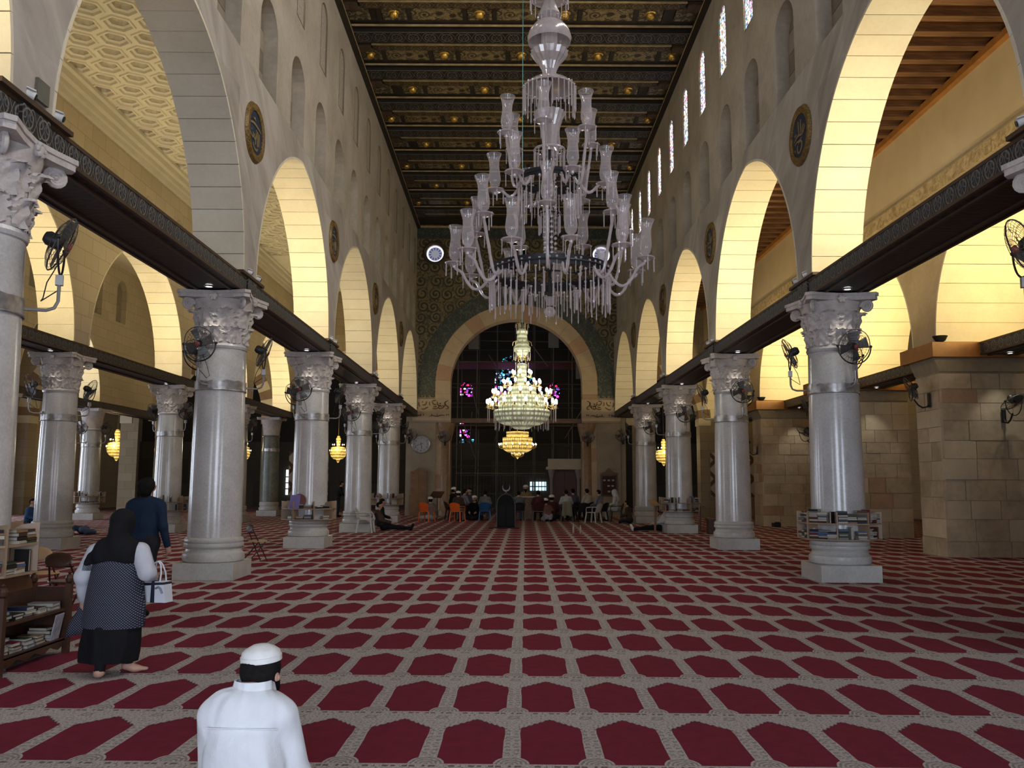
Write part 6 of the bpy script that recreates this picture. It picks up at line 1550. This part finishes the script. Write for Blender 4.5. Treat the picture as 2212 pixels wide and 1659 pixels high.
plastic_chair(at(1128, 38.4), 38.25, .1, 'black plastic chair right of the black stand', BK, 'black')
plastic_chair(at(1170, 38.2), 38.05, 0, 'dark maroon plastic chair left of the kneeling boys', (.05, .012, .014), 'maroon')
jc_ = plastic_chair(at(1231, 38.0), 38.05, .05, 'grey chair with a pale jacket hung over its back', (.06, .06, .055), 'grey')
plastic_chair(at(1262, 38.3), 38.0, .3, 'black plastic chair between the jacket chair and the white chair', BK, 'black')
plastic_chair(at(1303, 38.6), 38.45, .9, 'black plastic chair under the man in the grey shirt', BK, 'black')
plastic_chair(at(1338, 38.6), 38.6, 1.3, 'dark chair under the woman in white', (.03, .02, .018), 'darkbrown')
for px, Y, rz, lb in ((984, 39.6, -1.2, 'dark chair under the man in black'), (1009, 39.3, -.9, 'dark chair under the man in lilac'), (1023, 40.5, 2.6, 'dark chair at the back of the group'), (1246, 39.4, .3, 'dark chair behind the white shirt'), (1277, 39.6, .6, 'dark chair before the brown jamb column')):
    plastic_chair(at(px, Y), Y-.02, rz, lb, BK, 'black')
tag(sdf_obj('jacket', [L_((-.16, 0, .80), (.16, 0, .80), .07, .07, 0, (1, .8, 1)), L_((-.13, -.06, .74), (-.15, -.07, .30), .075, .085, 0, (1, .45, 1)), L_((.13, -.06, .74), (.15, -.07, .30), .075, .085, 0, (1, .45, 1)), L_((0, -.05, .74), (0, -.05, .36), .09, .09, 0, (1.2, .4, 1))], [cloth('khaki_jacket', (.20, .19, .14))], .02, None, .04, (at(1231, 38.0), 37.72, 0), .05), 'pale khaki jacket hung over the back of a chair', 'jacket')

# ---- black portable prayer niche with crescent
bs = thing('prayer_niche_stand', 'black arched stand with a silver crescent on top in the middle of the carpet', 'stand', (-.13, 32.6, .012))
ot = [(-.36, 0)]+[(-.36, .86)]+[(.36*math.cos(PI-PI*i/18), .86+.40*math.sin(PI*i/18)) for i in range(1, 18)]+[(.36, .86), (.36, 0)]
m = MB(); m.prism(ot, 'Y', -.14, .16); m.build('body', plain('black_lacquer', (.004, .004, .005), .7, spec=.2), bs)
rm = MB(); rm.tube([(.33*math.cos(PI-PI*i/24), -.145, .86+.37*math.sin(PI*i/24)) for i in range(25)], .025, 6); rm.build('silver_rim', plain('silver_rim', (.07, .07, .07), .5, .3), bs, smooth=True)
for sx in (-1, 1):
    MB().b2((sx*.02, -.152, .06), (sx*.30, -.14, .82)).build('panel', plain('black_panel', (.005, .005, .006), .6, spec=.2), bs)
    MB().b2((sx*.325, -.15, .02), (sx*.355, -.14, .86)).build('edge_strip', plain('silver_rim', (.07, .07, .07), .5, .3), bs)
cc_ = MB(); R1_, n = .15, 26; vs = []
outer = [(R1_*math.cos(a), R1_*math.sin(a)) for a in [math.radians(125+290*i/(n-1)) for i in range(n)]]
inner = [(.12*math.cos(a), .035+.125*math.sin(a)) for a in [math.radians(120+300*i/(n-1)) for i in range(n)]]
vs = [(p[0], y, p[1]) for y in (-.015, .015) for p in outer+inner]
fs = []
for i in range(n-1): fs += [(i, i+1, n+i+1, n+i), (2*n+i, 3*n+i, 3*n+i+1, 2*n+i+1), (i, 2*n+i, 2*n+i+1, i+1), (n+i, n+i+1, 3*n+i+1, 3*n+i)]
cc_.add(vs, fs); cc_.build('crescent', plain('silver_crescent', (.15, .15, .15), .45, .4), bs, (0, 0, 1.47))
m = MB(); m.lathe([(.10, 1.22), (.07, 1.26), (.025, 1.28), (.025, 1.34)], 12); m.build('finial_base', plain('silver_crescent', (.15, .15, .15), .45, .4), bs, smooth=True)
rg = MB(); rg.b2((-.62, -.50, 0), (.50, .55, .012)); tag(rg.build('small_rug', plain('dark_red_rug', (.035, .008, .01), .95), None, (-.13, 32.6, .0)), 'dark small rug under the black arched stand', 'rug')

# ---- desk, lecterns, bottles
dk = thing('lesson_desk', 'brown patterned desk in front of the seated teacher', 'desk', (at(1147, 40.7), 40.75, 0))
m = MB(); m.b2((-.62, -.2, .0), (.62, -.16, .95)); m.build('front_panel', scroll_mat('desk_carving', (.16, .085, .04), (.07, .03, .012), 5, (.12, .06, .025)), dk)
m = MB(); m.b2((-.68, -.24, .95), (.68, .3, .99)); m.build('desk_top', M_MWOOD, dk)
for sx in (-1, 1): MB().b2((sx*.58, -.16, 0), (sx*.62, .28, .95)).build('side_panel', M_MWOOD, dk)
MB().b2((-.55, -.3, .99), (.6, -.2, 1.05)).build('paper_row', M_PAGE, dk)
def book_stand(x, y, rz, label, tall=.95, board=(.42, .30), wood=None, openbook=False, name='lectern'):
    wood = wood or M_MWOOD; t = thing(name, label, 'lectern', (x, y, 0), rz, 'lecterns')
    MB().b2((-.03, -.03, .03), (.03, .03, tall-.08)).build('post', wood, t); MB().b2((-.18, -.16, 0), (.18, .16, .035)).build('foot', wood, t)
    m = MB(); m.box((0, 0, 0), (board[0], board[1], .02)); m.build('board', wood, t, (0, 0, tall), (.65, 0, 0)); m = MB(); m.box((0, -board[1]/2, .015), (board[0], .015, .04)); m.build('ledge', wood, t, (0, 0, tall), (.65, 0, 0))
    if openbook:
        b = thing('open_book', 'open white book resting on the aisle lectern', 'book', (x, y, tall+.03), rz)
        for sx in (-1, 1):
            q = MB(); q.add([(0, -.16, 0), (sx*.12, -.16, .025), (sx*.26, -.16, .012), (0, .16, 0), (sx*.12, .16, .025), (sx*.26, .16, .012), (0, -.16, -.01), (sx*.26, -.16, -.005), (0, .16, -.01), (sx*.26, .16, -.005)], [(0, 1, 4, 3), (1, 2, 5, 4), (6, 8, 9, 7), (0, 6, 7, 2, 1), (3, 4, 5, 9, 8), (2, 7, 9, 5)])
            q.build('page_block', plain('bright_paper', (.70, .70, .68), .8, var=.04), b, (0, -.02, .02), (.65, 0, 0))
book_stand(-12.75, 33.3, .1, 'lectern in the left aisle holding an open book', .93, (.55, .36), openbook=True)
book_stand(5.02, 30.1, 1.0, 'brown wooden lectern with a tilted board beside the reclining man in white', .98, (.55, .36), plain('oak', (.22, .11, .05), .5))
book_stand(at(951, 39.5), 39.5, -.4, 'dark wooden lectern with a tilted board beside the first orange chair', 1.12, (.6, .45), M_DWOOD)
book_stand(at(1519, 31.2), 31.2, .8, 'dark reddish lectern post right of the third right column', .95, (.1, .4), plain('rosewood', (.16, .06, .06), .4))
for i, (x, y, h, r) in enumerate(((2.14, 29.25, .30, .035), (2.36, 29.1, .27, .032))):
    t = thing('water_bottle', ('taller clear plastic bottle', 'shorter clear plastic bottle')[i]+' standing on the carpet before the group', 'bottle', (x, y, 0), 0, 'bottles on the carpet')
    m = MB(); m.lathe([(r*.8, 0), (r, .01), (r, h*.68), (r*.8, h*.78), (r*.35, h*.9), (r*.35, h*.95)], 14); m.build('bottle_body', M_CRY, t, smooth=40); m = MB(); m.lathe([(r*.4, h*.95), (r*.4, h), (0, h)], 10); m.build('cap', plain('white_plastic', (.62, .61, .60), .4), t)
bx2 = MB(); bx2.b2((-.14, -.14, 0), (.14, .14, .16)); bx2.b2((-.10, -.16, .12), (.10, -.13, .2)); tag(bx2.build('floor_speaker', plain('black_metal', (.02, .02, .02), .45), None, (10.35, 33.9, 0)), 'small black box on the floor before the third limestone pier', 'box')
bx3 = MB(); bx3.b2((-.2, -.2, 0), (.2, .2, .48)); bx3.b2((-.22, -.22, .42), (.22, .22, .5)); tag(bx3.build('floor_cabinet', M_DWOOD, None, (at(1549, 29.0), 29.0, 0)), 'dark wooden box on the carpet between the second and third right columns', 'box')

# ---- clock
ck_ = thing('wall_clock', 'round white wall clock with a silver rim showing eighteen to six', 'clock', (-4.50, FARY-.13, 3.60))
m = MB(); m.lathe([(0, 0), (.44, 0), (.47, .02), (.48, .06), (.45, .085), (.42, .06), (.42, .04)], 40, cap=False); m.xf(Matrix.Rotation(PI/2, 4, 'X')); m.build('rim', plain('silver_clock_rim', (.55, .55, .57), .3, .7), ck_, smooth=40)
m = MB(); m.lathe([(0, .035), (.425, .035)], 36, cap=False); m.xf(Matrix.Rotation(PI/2, 4, 'X')); m.build('face', plain('clock_face', (.40, .40, .46), .5, var=.03), ck_)
M_NUM = plain('clock_black', (.03, .03, .04), .6)
for h in range(1, 13):
    a = 2*PI*h/12; fc = bpy.data.curves.new('numeral', 'FONT'); fc.body = str(h); fc.size = .13; fc.align_x = 'CENTER'; fc.align_y = 'CENTER'; fc.extrude = .002; fc.materials.append(M_NUM)
    fo = bpy.data.objects.new('numeral_text', fc); COL.objects.link(fo); bpy.context.view_layer.update(); nme = bpy.data.meshes.new_from_object(fo.evaluated_get(bpy.context.evaluated_depsgraph_get())); bpy.data.objects.remove(fo)
    o = bpy.data.objects.new('numeral', nme); COL.objects.link(o); o.parent = ck_; o.location = (.33*math.sin(a), -.042, .33*math.cos(a)); o.rotation_euler = (PI/2, 0, 0)
for nm, a, L, wd in (('hour_hand', 2*PI*5.7/12, .24, .022), ('minute_hand', 2*PI*42/60, .30, .016)):
    m = MB(); m.box((0, -.05, L/2-.05), (wd, .006, L+.1)); m.build(nm, M_NUM, ck_, (0, 0, 0), (0, a, 0))

# ---- cabinets on the pilasters, portal, railing, scaffolding beyond the arch
cbn = thing('wooden_cabinet', 'tall light brown wooden cabinet with an arched top under the clock', 'cabinet', (-4.58, FARY-.16, .0))
M_CABW = plain('honey_wood', (.20, .10, .035), .45, var=.2, scale=4)
m = MB(); m.b2((-.45, -.12, 0), (.45, .02, 1.05)); m.b2((-.40, -.08, 1.05), (.40, .02, 2.15)); m.build('body', M_CABW, cbn)
for sx in (-1, 1): MB().b2((sx*.01, -.135, .08), (sx*.40, -.12, .98)).build('door', M_CABW, cbn); MB().b2((sx*.01, -.095, 1.12), (sx*.35, -.08, 2.08)).build('door', M_CABW, cbn)
m = MB(); m.prism([(-.43, 2.15), (-.43, 2.22), (-.25, 2.25), (0, 2.42), (.25, 2.25), (.43, 2.22), (.43, 2.15)], 'Y', -.11, .02); m.build('crest', M_CABW, cbn)
nb = thing('notice_board', 'dark framed notice board with small papers on the right pilaster', 'notice board', (5.02, FARY-.16, .0))
m = MB(); m.b2((-.42, -.06, 1.0), (.42, .02, 2.1)); m.build('frame', M_DWOOD, nb); m = MB(); m.b2((-.34, -.07, 1.08), (.34, -.055, 2.02)); m.build('panel', plain('dark_felt', (.05, .02, .02), .9), nb)
m = MB(); m.prism([(-.44, 2.1), (-.44, 2.18), (-.2, 2.24), (0, 2.44), (.2, 2.24), (.44, 2.18), (.44, 2.1)], 'Y', -.07, .02); m.build('crest', M_MWOOD, nb)
pq = random.Random(2)
for i in range(3):
    for j in range(3):
        if pq.random() < .85: MB().box((-.22+.2*i+pq.uniform(-.02, .02), -.072, 1.25+.28*j), (.12, .006, .08)).build('paper', M_PAGE, nb)
po = thing('marble_portal', 'pale marble canopy on thin columns over a dark red door beyond the arch', 'portal', (2.95, 46.5, 0))
MB().b2((-1.0, -.35, 2.38), (1.0, .4, 2.52)).build('cornice', M_CREAMST, po); MB().b2((-.9, -.25, 2.52), (.9, .35, 2.95)).build('carved_block', M_CREAMST, po)
for sx in (-1, 1):
    m = MB(); m.lathe([(.13, 0), (.13, .1), (.085, .16), (.08, 1.85), (.10, 1.9), (.19, 2.3), (.2, 2.38)], 16); m.build('portal_column', plain('violet_marble', (.30, .25, .27), .3), po, (sx*.72, -.1, 0), smooth=30)
for sx in (-1, 1): MB().b2((sx*.01, .05, 0), (sx*.62, .1, 2.3)).build('door_leaf', plain('dark_red_door', (.085, .022, .018), .5), po)
rl_ = thing('iron_railing', 'dark iron railing of upright bars across the great arch', 'railing', (.33, 45.6, 0))
bm2 = MB(); bm2.tube([(0, 0, 0), (0, 0, 2.05)], .018, 6); bme2 = bm2.mesh('bar', M_IRON)
for i in range(38):
    x = -3.1+.165*i
    if x < 1.6: inst('bar', bme2, rl_, (x, 0, 0))
for z in (.12, 1.1, 2.05): MB().b2((-3.2, -.03, z-.02), (1.6, .03, z+.02)).build('rail', M_IRON, rl_)
m = MB()
for i in range(60): m.box((-3.1+.078*i, -.05, 2.16), (.035, .02, .03))
m.build('light_string', plain('dim_bulbs', (.35, .33, .28), .5), rl_)
scf = thing('scaffolding', 'steel tube scaffolding standing in the dark crossing beyond the arch', 'scaffolding', (.33, 52, 0))
M_SCAF = plain('scaffold_steel', (.10, .09, .075), .5, .4); sr = random.Random(8)
for i in range(9):
    for y in (-2.5, 0.8):
        m = MB(); m.tube([(-4.4+1.1*i+sr.uniform(-.1, .1), y, 0), (-4.4+1.1*i, y, 13.5)], .035, 6); m.build('upright_tube', M_SCAF, scf)
for j in range(9):
    for y in (-2.5, .8):
        m = MB(); m.tube([(-4.8, y-.05, 2.6+1.2*j+sr.uniform(-.1, .1)), (4.9, y-.05, 2.6+1.2*j+sr.uniform(-.1, .1))], .03, 6); m.build('ledger_tube', M_SCAF, scf)
for i in range(8):
    x = -4+sr.uniform(0, 7); z = 3+sr.uniform(0, 6); m = MB(); m.tube([(x, -2.6, z), (x+sr.uniform(-2, 2), -2.6, z+1.8)], .03, 6); m.build('brace_tube', M_SCAF, scf)
for j in (4.9, 8.6): MB().b2((-4.6, -2.4, j), (4.7, .7, j+.06)).build('platform', M_MWOOD, scf)
MB().b2((.33-3.4, FARY+.25, 4.72), (.33+3.4, FARY+.55, 4.95)).build('arch_tie_beam', M_MWOOD, wall_far)
for x, z0, z1, w_ in ((4.05, 7.6, 9.1, .28), (-2.1, 9.3, 10.2, .3), (2.5, 9.4, 10.3, .3)):
    m = MB(); m.b2((-w_, -.02, 0), (w_, .02, z1-z0)); tag(m.build('tarpaulin', plain('grey_sheet', (.16, .155, .145), .8), None, (x, 49.2, z0)), {4.05: 'pale sheet hanging on the scaffolding at the right', -2.1: 'grey sheet hung high on the scaffolding at the left', 2.5: 'grey sheet hung high on the scaffolding right of the window'}[x], 'sheet')
# dado of the qibla wall
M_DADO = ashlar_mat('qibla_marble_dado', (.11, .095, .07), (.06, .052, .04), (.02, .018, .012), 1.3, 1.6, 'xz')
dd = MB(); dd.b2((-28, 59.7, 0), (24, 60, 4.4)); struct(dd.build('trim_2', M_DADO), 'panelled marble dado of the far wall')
gm = NB('geometric_inlay'); x, y, z = gm.xyz(gm.coord()); u = (x*1.05).fract()-.5; v = (z*1.05).fract()-.5
star = (u.abs()-v.abs()).abs().lt(.13).max((u.abs()+v.abs()).lt(.16)); M_GEO = gm.bsdf(gm.mix(star, (.42, .38, .30), (.10, .045, .025)), .5)
for i, (x0, x1) in enumerate(((10.2, 12.5), (-11.2, -9.2), (-17.9, -17.0))):
    g_ = MB(); g_.b2((x0, FARY-.05, 1.0), (x1, FARY+.02, 3.0)); g_.b2((x0, FARY-.07, 3.0), (x1, FARY+.02, 3.22)); o = g_.build('trim_%d' % (3+i), M_GEO); struct(o, 'inlaid geometric marble panel')
glass_window(7, -15.15, .8, 2.5, .16, emitm('door_glass_daylight', (.75, .95, 1.0), 2.2), 59.6, False); glass_window(8, 1.95, 1.15, 1.75, .55, emitm('far_door_daylight', (.6, .85, 1.0), 1.6), 59.6, False, 1)
# lamps and lit glass are seen directly; the area, spot and point lights carry the light
for m_ in bpy.data.materials:
    try: m_.cycles.emission_sampling = 'NONE'
    except Exception: pass
